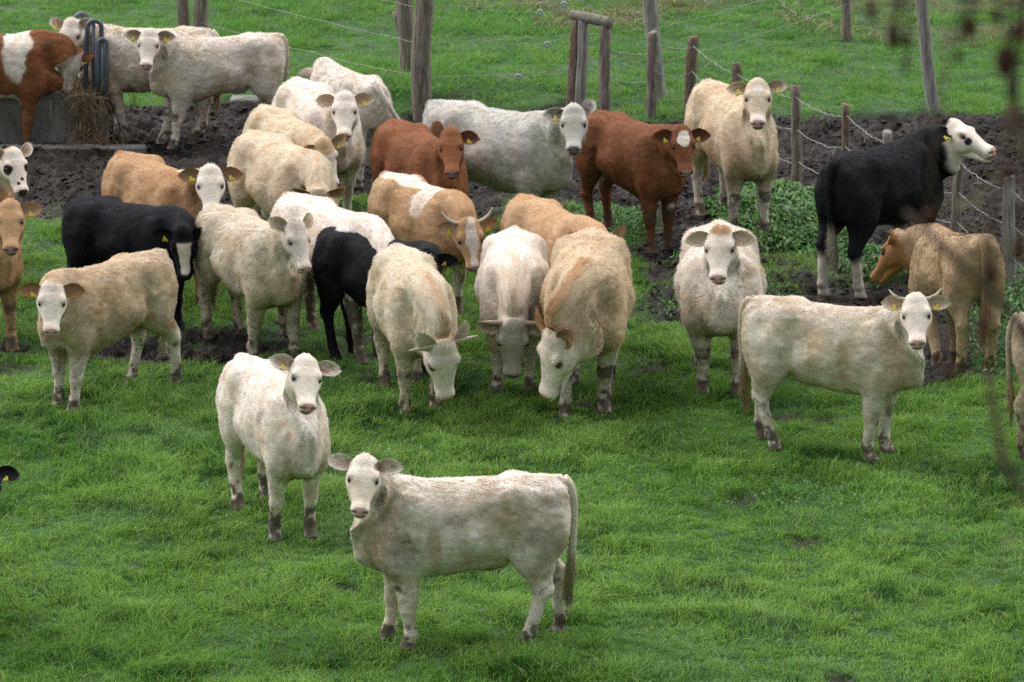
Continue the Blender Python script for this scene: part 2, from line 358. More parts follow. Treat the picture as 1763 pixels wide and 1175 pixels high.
# ---------------------------------------------------------------- coats
def lin(r, g, b):
    return np.array([((c / 255 + 0.055) / 1.055) ** 2.4 if c > 10 else c / 255 / 12.92 for c in (r, g, b)])
WHITE = np.array([0.745, 0.655, 0.575]); CREAM = np.array([0.60, 0.50, 0.37]); SAND = np.array([0.52, 0.37, 0.22])
TAN = np.array([0.43, 0.265, 0.145]); GINGER = np.array([0.35, 0.18, 0.080]); RED = np.array([0.195, 0.076, 0.034])
BLACK = np.array([0.0065, 0.0072, 0.0105]); GREY = np.array([0.50, 0.48, 0.43]); PINK = np.array([0.50, 0.31, 0.28])
MUD = np.array([0.088, 0.064, 0.045]); DIRT = np.array([0.24, 0.175, 0.105])
def mixc(a, b, w): return a * (1 - w[:, None]) + b * w[:, None]
def head_uv(P):
    q = P - HO; return q @ EU, q[:, 1], q @ EV
def coat_colour(P, c, seed):
    n = len(P); base = np.tile(c['base'], (n, 1)).astype(float)
    u, y, v = head_uv(P); tu = (P - NB0) @ ND / NL
    onhead = sstep(u + 0.5 * v, -0.07, -0.03) * sstep(tu, 0.45, 0.6)
    nz = noise3(P, 2.6, seed, 3); nf = noise3(P, 11, seed + 9, 2); nh = noise3(P * [8, 22, 22], 1.5, seed + 3, 2)
    # second coat tone in broad soft areas
    a = c.get('mix', 0.5)
    w = sstep(nz + 0.35 * nf, 0.45 - a, 0.85 - a * 0.6)
    base = mixc(base, c.get('tone', c['base'] * 0.8), w * c.get('mixmax', 0.8))
    # warmer crest along the neck and darker throat
    if c.get('crest', 0) > 0:
        crest = sstep(tu, -0.05, 0.25) * (1 - onhead) * sstep(0.075 - np.abs(P[:, 1]) + 0.05 * nf, 0.0, 0.08) * sstep(P[:, 2] - 0.55 * P[:, 0] - 0.86, 0, 0.08)
        base = mixc(base, c.get('crestc', TAN), crest * c['crest'])
    thr = sstep(P[:, 0], 0.5, 0.62) * (1 - onhead) * sstep(1.0 - P[:, 2], 0, 0.2) * sstep(np.abs(P[:, 1]) + 0.04 * nf, 0.03, 0.09)
    base = mixc(base, c.get('tone', SAND) * [0.85, 0.72, 0.6], thr * c.get('throat', 0.6) * (0.45 + 0.5 * nz))
    for (ctr, rad, col, soft) in c.get('patches', ()):
        stain = soft >= 0.4
        d = np.sqrt((((P - ctr) / rad) ** 2).sum(-1)) + 0.22 * nz + (0.5 if stain else 0.14) * nf + (0.45 * noise3(P * [1, 1, 0.6], 26, seed + 15, 2) if stain else 0)
        base = mixc(base, col, (1 - sstep(d, 1 - soft, 1 + soft)) * (0.62 if stain else 1.0))
    if 'legs' in c:
        base = mixc(base, c['legs'], sstep(c.get('legz', 0.5) - P[:, 2] + 0.10 * nz, -0.05, 0.07))
    if 'head' in c:
        mode = c.get('face', 'full')
        if mode == 'full': m = sstep(u + 0.45 * v + 0.045 * nf + 0.02 * nz, -0.05, 0.035) * sstep(tu, 0.5, 0.65)
        elif mode == 'blaze': m = onhead * sstep(c.get('bw', 0.06) - np.abs(y + 0.012 * nz) + 0.035 * nf - 0.02 - 0.10 * np.abs(u - 0.17), 0, 0.012) * sstep(v, 0.0, 0.02) * sstep(u, c.get('b0', 0.05), c.get('b0', 0.05) + 0.03) * sstep(c.get('b1', 0.6) - u, 0, 0.03)
        elif mode == 'star': m = onhead * sstep(1.1 - np.sqrt(((u - 0.10) / 0.085) ** 2 + (y / 0.062) ** 2) + 0.8 * nf + 0.4 * nz, 0, 0.25) * sstep(v, 0.02, 0.05)
        base = mixc(base, c['head'], m)
    for (cu, cy, cv, r, col) in c.get('face_patches', ()):
        d = np.sqrt((u - cu) ** 2 + (y - cy) ** 2 + (v - cv) ** 2) / r + 0.25 * nf
        base = mixc(base, col, (1 - sstep(d, 0.8, 1.1)) * onhead)
    # streaks of warmer hair running down the sides
    sk = sstep(noise3(P * [10, 4, 2.6], 1.0, seed + 60, 3), 0.10, 0.60) * (1 - onhead) * sstep(P[:, 2], 0.45, 0.6)
    base = mixc(base, c.get('tone', base * 0.8) * [0.92, 0.84, 0.74], sk * c.get('streak', 0.5))
    # fine tonal variation of the hair itself
    ns = noise3(P * [13, 34, 34] if True else P, 1.0, seed + 12, 2)
    bodyish = 1 - 0.35 * onhead
    base = base * (1 + (0.10 * nz + 0.12 * nh + 0.22 * ns) * bodyish)[:, None] ** np.array([0.75, 1.0, 1.35])
    cl_ = sstep(noise3(P, 5.5, seed + 14, 3), 0.05, 0.55) * bodyish * c.get('soil', 0.5)      # yellowed and soiled hair
    base = mixc(base, base * [0.74, 0.64, 0.50], cl_)
    # stains: flanks, thighs, belly, spots
    d = c.get('dirt', 0.5)
    st = sstep(P[:, 2], 0.42, 0.55) * sstep(noise3(P, 3.6, seed + 31, 3), 0.42 - 0.25 * d, 0.9) * (1 - onhead) * sstep(0.95 - P[:, 2] + 0.6 * (P[:, 0] < -0.2) * sstep(-P[:, 0], 0.3, 0.7), -0.1, 0.35)
    base = mixc(base, DIRT, st * 0.75 * d)
    sp = sstep(noise3(P, 15, seed + 40, 1), 0.80, 0.93) * sstep(noise3(P, 2.2, seed + 41, 1), 0.1, 0.4) * (1 - onhead)
    base = mixc(base, MUD, sp * 0.8 * d)
    base = mixc(base, DIRT * 0.8, sstep(0.63 - P[:, 2] + 0.03 * nf, 0, 0.05) * (np.abs(P[:, 1]) < 0.11) * sstep(P[:, 2], 0.5, 0.54) * 0.7)
    # mud on knees, hocks, feet
    nm = noise3(P, 21, seed + 5, 4); kr_ = 0.35 + 0.65 * ((seed * 37) % 10) / 10
    knee = (1 - sstep(np.sqrt(((P[:, 2] - 0.375) / 0.075) ** 2 + ((P[:, 0] - 0.495) / 0.06) ** 2) + 0.5 * nm, 0.75, 1.05)) * c.get('knee', 1)
    foot = sstep(c.get('mudz', 0.17) - P[:, 2] + 0.17 * nm, -0.05, 0.10)
    hock = sstep(0.42 - P[:, 2] + 0.25 * nm, 0, 0.1) * (P[:, 0] < 0) * 0.6
    m = np.clip(np.maximum(np.maximum(knee * kr_, foot), hock * sstep(nm, 0.1, 0.4)), 0, 1) * c.get('mud', 1)
    base = mixc(base, MUD, np.clip(sstep(m * (0.75 + 0.9 * nm), 0.15, 0.75), 0, 0.92) * (0.6 + 0.4 * m))
    # eyelids, muzzle, lips, nostrils
    skin = c.get('nose', PINK)
    de = np.sqrt((u - 0.165) ** 2 + (np.abs(y) - 0.110) ** 2 + ((v - 0.028) * 1.25) ** 2)
    base = mixc(base, c.get('lid', skin * [0.42, 0.36, 0.36]), (1 - sstep(de, 0.022, 0.048)) * onhead * 0.92)
    mz = sstep(u - 0.9 * np.abs(v - 0.0) ** 1.3 * 0.3, 0.402, 0.418) * sstep(v, -0.066, -0.058) * sstep(0.050 - np.abs(y), 0, 0.010) * onhead
    base = mixc(base, skin, mz)
    no = np.minimum(np.sqrt(((u - 0.447) / 1.3) ** 2 + (np.abs(y) - 0.032) ** 2 + (v - 0.012) ** 2), np.sqrt((u - 0.432) ** 2 + (np.abs(y) - 0.050) ** 2 + ((v - 0.004) * 1.3) ** 2))
    base = mixc(base, skin * 0.18, (1 - sstep(no, 0.009, 0.016)) * onhead)
    lip = (1 - sstep(np.abs(v + 0.0635), 0.004, 0.010)) * sstep(u, 0.30, 0.36) * onhead
    base = mixc(base, skin * [0.22, 0.2, 0.2], lip * 0.9)
    return np.clip(base, 0.003, 0.9)

# ---------------------------------------------------------------- materials
def new_mat(name):
    m = bpy.data.materials.new(name); m.use_nodes = True
    nt = m.node_tree; return m, nt, nt.nodes["Principled BSDF"]
def attr_mat(name, rough, spec=0.3, sheen=0.0, bump=None):
    m, nt, b = new_mat(name)
    a = nt.nodes.new("ShaderNodeAttribute"); a.attribute_name = "Col"
    nt.links.new(a.outputs["Color"], b.inputs["Base Color"])
    b.inputs["Roughness"].default_value = rough; b.inputs["Specular IOR Level"].default_value = spec
    if sheen: b.inputs["Sheen Weight"].default_value = sheen
    if bump:
        t = nt.nodes.new("ShaderNodeTexCoord"); n = nt.nodes.new("ShaderNodeTexNoise"); n.inputs["Scale"].default_value = bump[0]
        n.inputs["Detail"].default_value = 4
        bp = nt.nodes.new("ShaderNodeBump"); bp.inputs["Strength"].default_value = bump[1]; bp.inputs["Distance"].default_value = bump[2]
        nt.links.new(t.outputs["Object"], n.inputs["Vector"]); nt.links.new(n.outputs[0], bp.inputs["Height"]); nt.links.new(bp.outputs[0], b.inputs["Normal"])
    return m
M_HIDE = attr_mat("hide", 0.78, 0.2, 0, (55, 0.5, 0.012))
M_HAIR = attr_mat("coat_hair", 0.7, 0.15)
def plain_mat(name, col, rough, spec=0.5, noise=None):
    m, nt, b = new_mat(name); b.inputs["Roughness"].default_value = rough; b.inputs["Specular IOR Level"].default_value = spec
    b.inputs["Base Color"].default_value = (*col, 1)
    if noise:
        sc, c2, stretch = noise
        t = nt.nodes.new("ShaderNodeTexCoord"); mp = nt.nodes.new("ShaderNodeMapping"); mp.inputs["Scale"].default_value = stretch
        n = nt.nodes.new("ShaderNodeTexNoise"); n.inputs["Scale"].default_value = sc; n.inputs["Detail"].default_value = 6; n.inputs["Roughness"].default_value = 0.65
        r = nt.nodes.new("ShaderNodeValToRGB"); r.color_ramp.elements[0].position = 0.36; r.color_ramp.elements[1].position = 0.64
        r.color_ramp.elements[0].color = (*c2, 1); r.color_ramp.elements[1].color = (*col, 1)
        bp = nt.nodes.new("ShaderNodeBump"); bp.inputs["Strength"].default_value = 0.6; bp.inputs["Distance"].default_value = 0.01
        L = nt.links.new
        L(t.outputs["Object"], mp.inputs[0]); L(mp.outputs[0], n.inputs["Vector"]); L(n.outputs[0], r.inputs[0]); L(r.outputs[0], b.inputs["Base Color"])
        L(n.outputs[0], bp.inputs["Height"]); L(bp.outputs[0], b.inputs["Normal"])
    return m
M_EYE = plain_mat("eye", (0.008, 0.005, 0.004), 0.08, 0.6)
M_TAG = plain_mat("yellow_plastic", (0.58, 0.48, 0.03), 0.5, 0.3, (60, (0.44, 0.36, 0.04), (1, 1, 1)))
M_HORN = plain_mat("horn", (0.50, 0.43, 0.33), 0.45, 0.4, (9, (0.36, 0.29, 0.20), (1, 1, 1)))
M_HORN_DARK = plain_mat("dark_horn", (0.10, 0.08, 0.065), 0.45, 0.4, (14, (0.25, 0.2, 0.15), (1, 1, 1)))

# ---------------------------------------------------------------- mesh output
def make_mesh(name, V, polys=None, tris=None, cols=None, mat=None, normals=None, smooth=True, origin=None, parent=None):
    V = np.asarray(V, F32)
    if origin is not None: V = V - np.asarray(origin, F32)
    me = bpy.data.meshes.new(name)
    fl = []
    if polys is not None: fl.append(np.asarray(polys, np.int32))
    if tris is not None: fl.append(np.asarray(tris, np.int32))
    nl = sum(f.size for f in fl); nf = sum(len(f) for f in fl)
    me.vertices.add(len(V)); me.vertices.foreach_set("co", V.ravel())
    me.loops.add(nl); me.loops.foreach_set("vertex_index", np.concatenate([f.ravel() for f in fl]))
    tot = np.concatenate([np.full(len(f), f.shape[1], np.int32) for f in fl])
    st = np.concatenate([[0], np.cumsum(tot)[:-1]]).astype(np.int32)
    me.polygons.add(nf); me.polygons.foreach_set("loop_start", st)
    me.polygons.foreach_set("use_smooth", np.full(nf, smooth, bool))
    me.update(calc_edges=True)
    if cols is not None:
        a = me.color_attributes.new("Col", 'FLOAT_COLOR', 'POINT')
        a.data.foreach_set("color", np.concatenate([cols, np.ones((len(cols), 1))], 1).astype(F32).ravel())
    if normals is not None: me.normals_split_custom_set_from_vertices(normals.astype(F32))
    if mat is not None: me.materials.append(mat)
    o = bpy.data.objects.new(name, me); C.collection.objects.link(o)
    if parent is not None: o.parent = parent
    elif origin is not None: o.location = origin
    return o
def tube(pts, rad, seg=10, flat=1.0, up=(0, 0, 1), caps=True):
    "a tapered tube through points; returns verts and quads (capped by converging end rings)"
    pts = np.array(pts, float); rad = np.array(rad, float)
    if caps:
        pts = np.vstack([pts[:1], pts, pts[-1:]]); rad = np.concatenate([[rad[0] * 0.02], rad, [rad[-1] * 0.02]])
    T = np.gradient(pts, axis=0); n = np.linalg.norm(T, axis=1); T /= np.where(n < 1e-9, 1, n)[:, None]
    T[n < 1e-9] = T[np.argmax(n > 1e-9)]
    a = np.cross(np.array(up, float), T); l = np.linalg.norm(a, axis=1)
    a = np.where(l[:, None] < 1e-3, np.array([[0, 1.0, 0]]), a / np.maximum(l, 1e-9)[:, None])
    b = np.cross(T, a)
    th = np.linspace(0, 2 * np.pi, seg, endpoint=False)
    V = pts[:, None] + rad[:, None, None] * (np.cos(th)[None, :, None] * a[:, None] + flat * np.sin(th)[None, :, None] * b[:, None])
    m = len(pts); i = np.arange(m - 1)[:, None] * seg; j = np.arange(seg)[None]; k = (j + 1) % seg
    Q = np.stack([i + j, i + k, i + seg + k, i + seg + j], -1).reshape(-1, 4)
    return V.reshape(-1, 3), Q
def spline(pts, n):
    pts = np.array(pts, float); t = np.linspace(0, len(pts) - 1, n); i = np.clip(t.astype(int), 0, len(pts) - 2); f = (t - i)[:, None]
    g = np.gradient(pts, axis=0); a, b = pts[i], pts[i + 1]; ga, gb = g[i], g[i + 1]
    return a * (2 * f ** 3 - 3 * f ** 2 + 1) + ga * (f ** 3 - 2 * f ** 2 + f) + b * (3 * f ** 2 - 2 * f ** 3) + gb * (f ** 3 - f ** 2)
def vnormals(V, Q):
    a = np.cross(V[Q[:, 2]] - V[Q[:, 0]], V[Q[:, 3]] - V[Q[:, 1]])
    N = np.stack([sum(np.bincount(Q[:, c], a[:, d], len(V)) for c in range(4)) for d in range(3)], -1)
    return N / np.maximum(np.linalg.norm(N, axis=1), 1e-12)[:, None]
BODY_V, BODY_Q = build_surface()
N_BODY = len(BODY_V)

def ear_mesh(side, el, back, size=1.0):
    "cupped ear in head space: el lifts it towards the poll, back swings it rearwards"
    nu, nv = 14, 11
    L = 0.195 * size; W = 0.066 * size
    a, b = math.radians(el), math.radians(back)
    sy = np.array([0, side, 0.0])
    d = math.cos(b) * (math.cos(a) * sy - math.sin(a) * EU) - math.sin(b) * EV
    wax = math.sin(a) * sy + math.cos(a) * EU                      # width axis
    nrm = np.cross(wax, d) * side; nrm = nrm * (1 if nrm @ EV > 0 else -1)
    tl = math.radians(24); wax, nrm = wax * math.cos(tl) - nrm * math.sin(tl), nrm * math.cos(tl) + wax * math.sin(tl)
    base = hl(0.022, side * 0.078, 0.0)
    s = np.linspace(0, 1, nu); c = np.linspace(-1, 1, nv)
    wid = W * np.interp(s, [0, 0.12, 0.3, 0.5, 0.7, 0.85, 0.95, 1.0], [0.42, 0.68, 0.96, 1.0, 0.86, 0.62, 0.36, 0.10])
    cup = np.interp(s, [0, 0.25, 0.6, 1], [1.7, 1.1, 0.75, 0.35])
    th = c[None] * cup[:, None]
    X = wid[:, None] * np.sin(th) / np.sin(np.minimum(cup, 1.57))[:, None]
    Zc = wid[:, None] * (1 - np.cos(th)) / np.maximum(cup, 0.5)[:, None] * 1.0
    ctr = base + d * (L * s)[:, None] + nrm * (0.02 * np.sin(s * 2.2))[:, None] - np.array([0, 0, 0.0])
    front = ctr[:, None] + wax * X[..., None] + nrm * (Zc)[..., None]
    tk = 0.010 * np.interp(s, [0, 1], [1, 0.3])
    back_ = front - nrm * (tk[:, None] * (1 - 0.8 * np.abs(c)[None]))[..., None]
    V = np.concatenate([front.reshape(-1, 3), back_.reshape(-1, 3)])
    i = np.arange(nu - 1)[:, None] * nv; j = np.arange(nv - 1)[None]
    q = np.stack([i + j, i + nv + j, i + nv + j + 1, i + j + 1], -1).reshape(-1, 4); o = nu * nv
    Q = [q, q[:, ::-1] + o]
    for jj in (0, nv - 1):
        k = np.arange(nu - 1) * nv + jj; e = np.stack([k, k + nv, k + nv + o, k + o], -1); Q.append(e if jj else e[:, ::-1])
    k = (nu - 1) * nv + np.arange(nv - 1); Q.append(np.stack([k, k + o, k + o + 1, k + 1], -1))
    Q = np.concatenate(Q)
    if side < 0: Q = Q[:, ::-1]
    tag = ctr[int(nu * 0.45)] + wax * (0.022 * size); tagn = nrm
    return V, Q, nu * nv, (tag, d, wax, nrm)
def horn_mesh(side, L=0.16, up=0.5, fwd=0.35, r=0.021):
    b = hl(-0.005, side * 0.068, 0.030); sy = np.array([0, side, 0.0])
    p = [b, b + sy * L * 0.33 - EU * L * 0.10 * up, b + sy * L * 0.68 - EU * L * 0.38 * up + EV * L * 0.15 * fwd, b + sy * L * 0.93 - EU * L * 0.82 * up + EV * L * 0.45 * fwd]
    return tube(spline(p, 10), r * np.interp(np.linspace(0, 1, 10), [0, 0.5, 0.9, 1], [1, 0.78, 0.36, 0.12]), 10)

EYES = []
_th, _ph = np.meshgrid(np.linspace(0, np.pi, 9), np.linspace(0, 2 * np.pi, 12, endpoint=False), indexing='ij')
_sv = np.stack([np.sin(_th) * np.cos(_ph), np.sin(_th) * np.sin(_ph), np.cos(_th)], -1).reshape(-1, 3)
_i = np.arange(8)[:, None] * 12; _j = np.arange(12)[None]
_sq = np.stack([_i + _j, _i + 12 + _j, _i + 12 + (_j + 1) % 12, _i + (_j + 1) % 12], -1).reshape(-1, 4)

def fur(P, Q, N, count, length, direction, rng, width, seed, curl=0.35):
    "thin tapering hair blades rooted over the surface; three vertices each, in rest space"
    a = np.linalg.norm(np.cross(P[Q[:, 2]] - P[Q[:, 0]], P[Q[:, 3]] - P[Q[:, 1]]), axis=1)
    f = rng.choice(len(Q), count, p=a / a.sum()); s, t = rng.random(count)[:, None], rng.random(count)[:, None]
    q = Q[f]
    def ip(A): return (A[q[:, 0]] * (1 - s) + A[q[:, 1]] * s) * (1 - t) + (A[q[:, 3]] * (1 - s) + A[q[:, 2]] * s) * t
    R = ip(P); n = ip(N); n /= np.linalg.norm(n, axis=1)[:, None]
    L = length(R) ; keep = L > 0.0015
    R, n, L = R[keep], n[keep], L[keep]; m = len(R)
    d = direction(R, n)
    cl = np.stack([noise3(R, 14, seed + 70 + k, 2) for k in range(3)], -1)
    d = d + curl * 1.6 * cl + 0.17 * rng.normal(size=(m, 3)); d -= n * (d * n).sum(1)[:, None]
    d /= np.maximum(np.linalg.norm(d, axis=1), 1e-6)[:, None]
    lift = 0.24 + 0.26 * rng.random(m)[:, None] + 0.3 * np.abs(cl[:, :1])
    L = L * (0.65 + 0.6 * rng.random(m)) * (1 + 0.55 * noise3(R, 26, seed + 77, 1))
    tip = R + (d + n * lift) * (L / np.sqrt(1 + lift[:, 0] ** 2))[:, None]
    sd = np.cross(d, n); sd /= np.maximum(np.linalg.norm(sd, axis=1), 1e-6)[:, None]
    w = (width * (0.6 + 0.6 * rng.random(m)))[:, None]
    R = R - n * 0.002
    V = np.stack([R - sd * w, R + sd * w, tip], 1)
    return V.reshape(-1, 3), np.repeat(n, 3, 0), m

def body_hair_length(c):
    base = c.get('hair', 0.026)
    def f(R):
        u, y, v = head_uv(R); tu = (R - NB0) @ ND / NL
        hd = sstep(u + 0.5 * v, -0.06, -0.02) * sstep(tu, 0.45, 0.6)
        L = base * (1 - 0.45 * sstep(0.6 - R[:, 2], 0, 0.2))
        hl_ = np.interp(u, [-0.06, 0.06, 0.14, 0.22, 0.38, 0.41], [0.75, 0.65, 0.5, 0.35, 0.22, 0.0]) * base
        L = L * (1 - hd) + hl_ * hd
        de = np.sqrt((u - 0.165) ** 2 + (np.abs(y) - 0.115) ** 2 + (v - 0.028) ** 2)
        L = L * (1 - hd * (1 - sstep(de, 0.022, 0.04)))
        return np.where(R[:, 2] < 0.06, 0, L)
    return f
def hair_dir(R, n):
    u, y, v = head_uv(R); tu = (R - NB0) @ ND / NL
    hd = (sstep(u + 0.5 * v, -0.06, -0.02) * sstep(tu, 0.45, 0.6))[:, None]
    leg = sstep(0.70 - R[:, 2], 0, 0.15)[:, None]
    d = np.array([-1.0, 0, -0.45]) * (1 - leg) + np.array([-0.15, 0, -1.0]) * leg
    d = d + np.array([0, 1, 0]) * (np.sign(R[:, 1]) * 0.5 * sstep(R[:, 2], 1.1, 1.2))[:, None]
    return d * (1 - hd) + (-EU * 0.9 + np.array([0, 1, 0]) * np.sign(R[:, 1])[:, None] * 0.5) * hd

COWS = []
def make_cow(idx, q, c, label, hairs=46000):
    rng = np.random.default_rng(1000 + idx); seed = 50 + idx * 7; r2 = np.random.default_rng(77 + idx); q = dict(q, hw=r2.uniform(0.96, 1.08), bd=r2.uniform(-0.02, 0.05))
    org = np.array([q['x'], q['y'], 0.0])
    # body, ears and tail in one mesh
    Vs = [BODY_V.copy()]; Qs = [BODY_Q]; cols = [coat_colour(BODY_V, c, seed)]; off = N_BODY
    lump = (noise3(BODY_V, 5.0, seed + 2, 2) * 0.011 + noise3(BODY_V * [0.7, 1, 1], 24, seed + 4, 2) * 0.006 * c.get('hair', 0.026) / 0.026) * (1 - 0.85 * sstep(BODY_V[:, 0], 0.85, 0.95)) * sstep(BODY_V[:, 2], 0.05, 0.3)
    wr = np.sin(((BODY_V - NB0) @ ND / NL) * 34 + 2.5 * noise3(BODY_V, 6, seed + 6)) * 0.004 * c.get('folds', 0.6)   # folds of neck skin
    tub = (BODY_V - NB0) @ ND / NL
    wr = wr * sstep(tub, 0.15, 0.4) * (1 - sstep(tub, 0.7, 0.85))
    NB = vnormals(BODY_V, BODY_Q)
    Vs[0] = BODY_V + NB * (lump + wr)[:, None]
    ears = c.get('ears', ((4, 12), (4, 12)))
    tags = []; earinfo = []
    for side, (el, bk) in zip((1, -1), ears):
        V, Q, nf, tg = ear_mesh(side, el, bk, c.get('earsize', 1.0))
        tags.append(tg)
        col = np.tile(c.get('ear', c['base']), (len(V), 1)).astype(float)
        inner = c.get('earin', np.array([0.30, 0.15, 0.08]))
        e = np.zeros(len(V)); nvv = 11
        ii = (np.arange(nf) // nvv) / 13.0; jj = np.abs((np.arange(nf) % nvv) / 5.0 - 1)
        e[:nf] = (1 - sstep(jj, 0.55, 0.90)) * (1 - sstep(ii, 0.75, 0.95))
        col = mixc(col, inner, e); col[nf:] *= 0.95
        Vs.append(V); Qs.append(Q + off); cols.append(col); earinfo.append((V, Q, col)); off += len(V)
    ts, tb = c.get('tail', (0, 0))
    tp = spline([(-0.84, 0, 1.225), (-0.925, 0, 1.225), (-0.985, 0, 1.13), (-1.0, 0, 0.95), (-0.985, 0, 0.75), (-0.97, 0, 0.58), (-0.955, 0, 0.44), (-0.95, 0, 0.33)], 34)
    dz = np.maximum(1.2 - tp[:, 2], 0)
    tp[:, 1] += math.tan(math.radians(ts)) * dz ** 1.3; tp[:, 0] -= math.tan(math.radians(tb)) * dz
    tp[:, 2] += (1 - math.cos(math.radians(max(abs(ts), abs(tb))))) * dz
    tp = warp(tp)
    tr = np.interp(np.linspace(0, 1, 34), [0, 0.12, 0.3, 0.5, 0.62, 0.75, 0.88, 1], [0.040, 0.046, 0.034, 0.026, 0.026, 0.034, 0.026, 0.006])
    TV, TQ = tube(tp, tr, 10, 0.9, up=(1, 0, 0.01))
    tcol = coat_colour(np.stack([np.full(len(TV), -0.7), TV[:, 1], np.full(len(TV), 1.0)], -1), dict(c, dirt=0), seed)
    zz = TV[:, 2]
    tcol = mixc(tcol, c.get('switch', c['base'] * [0.75, 0.68, 0.52]), sstep(0.72 - zz, 0, 0.15))
    Vs.append(TV); Qs.append(TQ + off); cols.append(tcol); off += len(TV)
    V = np.concatenate(Vs); Q = np.concatenate(Qs); col = np.concatenate(cols)
    rigid = np.zeros(len(V), bool); rigid[N_BODY:off - len(TV)] = True
    cow = make_mesh("cow", pose(V, q, rigid), Q, cols=col, mat=M_HIDE, origin=org)
    cow["label"] = label; cow["category"] = "cow"; cow["group"] = "cattle of the herd"
    cow.name = "cow"
    # coat: hair over body, ears and tail
    parts = []
    wd = c.get('hw', 0.0022)
    fv, fn, m = fur(Vs[0], BODY_Q, NB, hairs, body_hair_length(c), hair_dir, rng, wd, seed, c.get('curl', 0.24))
    fc = np.repeat(coat_colour(fv[0::3], c, seed), 3, 0); parts.append((fv, fn, fc))
    for (EVv, EQ, ecol), sd in zip(earinfo, (1, -1)):
        n_ = vnormals(EVv, EQ); dd = EVv[13 * 11 + 5] - EVv[5]; dd = dd / np.linalg.norm(dd)
        v_, nn, m = fur(EVv, EQ, n_, int(hairs * 0.018), lambda R: np.full(len(R), 0.026), lambda R, n: np.tile(dd, (len(R), 1)), rng, wd, seed, 0.2)
        if len(v_):
            ki = ((EVv[None] - v_[0::3][:, None]) ** 2).sum(-1).argmin(1); jj_ = np.abs((ki % 11) / 5.0 - 1); ok_ = (ki >= 154) | (jj_ > 0.75) | (ki // 11 % 14 > 11)
            ok3 = np.repeat(ok_, 3); v_ = v_[ok3]; nn = nn[ok3]
        k = np.repeat(((EVv[None] - v_[0::3][:, None]) ** 2).sum(-1).argmin(1), 3) if len(v_) else []
        parts.append((v_, nn, ecol[k]))
    n_ = vnormals(TV, TQ)
    v_, nn, m = fur(TV, TQ, n_, int(hairs * 0.05), lambda R: np.interp(R[:, 2], [0.3, 0.65, 0.8, 1.3], [0.10, 0.05, 0.02, 0.02]), lambda R, n: np.tile([0, 0, -1.0], (len(R), 1)), rng, wd * 1.2, seed, 0.25)
    tc = coat_colour(np.stack([np.full(len(v_), -0.7), v_[:, 1], np.full(len(v_), 1.0)], -1), dict(c, dirt=0), seed)
    tc = mixc(tc, c.get('switch', c['base'] * [0.75, 0.68, 0.52]), sstep(0.72 - v_[:, 2], 0, 0.15)); parts.append((v_, nn, tc))
    fv = np.concatenate([p[0] for p in parts]); fn = np.concatenate([p[1] for p in parts]); fc = np.concatenate([p[2] for p in parts])
    br = (0.80 + 0.40 * rng.random(len(fv) // 3)); br = np.stack([br * 0.9, br * 0.9, br * 1.12], 1).reshape(-1)
    fc = np.clip(fc * br[:, None], 0.002, 0.85)
    fr_ = np.zeros(len(fv), bool); fr_[len(parts[0][0]):len(parts[0][0]) + len(parts[1][0]) + len(parts[2][0])] = True
    W = pose(fv, q, fr_); W2 = pose(fv + fn * 0.01, q, fr_) - W; W2 /= np.maximum(np.linalg.norm(W2, axis=1), 1e-9)[:, None]
    make_mesh("coat", W, tris=np.arange(len(W)).reshape(-1, 3), cols=fc, mat=M_HAIR, normals=W2, origin=org, parent=cow)
    # eyes
    for side in (1, -1):
        e = hl(0.165, side * 0.0985, 0.028) + _sv * [0.022, 0.019, 0.0195]
        make_mesh("eye", pose(e, q, True), _sq, mat=M_EYE, origin=org, parent=cow)
    if 'horn' in c:
        for side in (1, -1):
            L, up, fwd, dark = c['horn']
            hv, hq = horn_mesh(side, L, up, fwd)
            make_mesh("horn", pose(hv, q, True), hq, mat=M_HORN_DARK if dark else M_HORN, origin=org, parent=cow)
    tsz = rng.uniform(0.024, 0.033)
    for side, want in zip((0, 1), c.get('tags', (1, 1))):
        if not want: continue
        ct, d, wx, nr = tags[side]
        sh = tsz; tl = rng.uniform(-0.5, 0.5); wx, d = wx * math.cos(tl) + d * math.sin(tl), d * math.cos(tl) - wx * math.sin(tl); nr = nr + wx * rng.uniform(-.3, .3); o = ct + nr * 0.016 + wx * 0.018
        # bell-shaped plate: narrow neck with the stud, broad bottom
        prof = [(-0.9, 0.36), (-0.35, 0.42), (0.0, 0.62), (0.35, 0.95), (1.0, 1.0)]
        pv = []
        for lay in (0.0, 0.004):
            for a_, w_ in prof:
                for sg in (-1, 1): pv.append(o + wx * a_ * sh + d * (w_ * sg * sh * 0.95) + nr * (lay + 0.004 * a_))
        pv = np.array(pv); n = len(prof); qd = []
        for i in range(n - 1):
            k = 2 * i; qd.append((k, k + 1, k + 3, k + 2)); k2 = k + 2 * n; qd.append((k2, k2 + 2, k2 + 3, k2 + 1))
            qd.append((k, k + 2, k2 + 2, k2)); qd.append((k + 1, k2 + 1, k2 + 3, k + 3))
        k = 0; qd.append((0, 2 * n, 2 * n + 1, 1)); k = 2 * n - 2; qd.append((k, k + 1, k + 1 + 2 * n, k + 2 * n))
        make_mesh("ear_tag", pose(pv, q, True), qd, mat=M_TAG, smooth=False, origin=org, parent=cow)
    COWS.append(cow)
    return cow
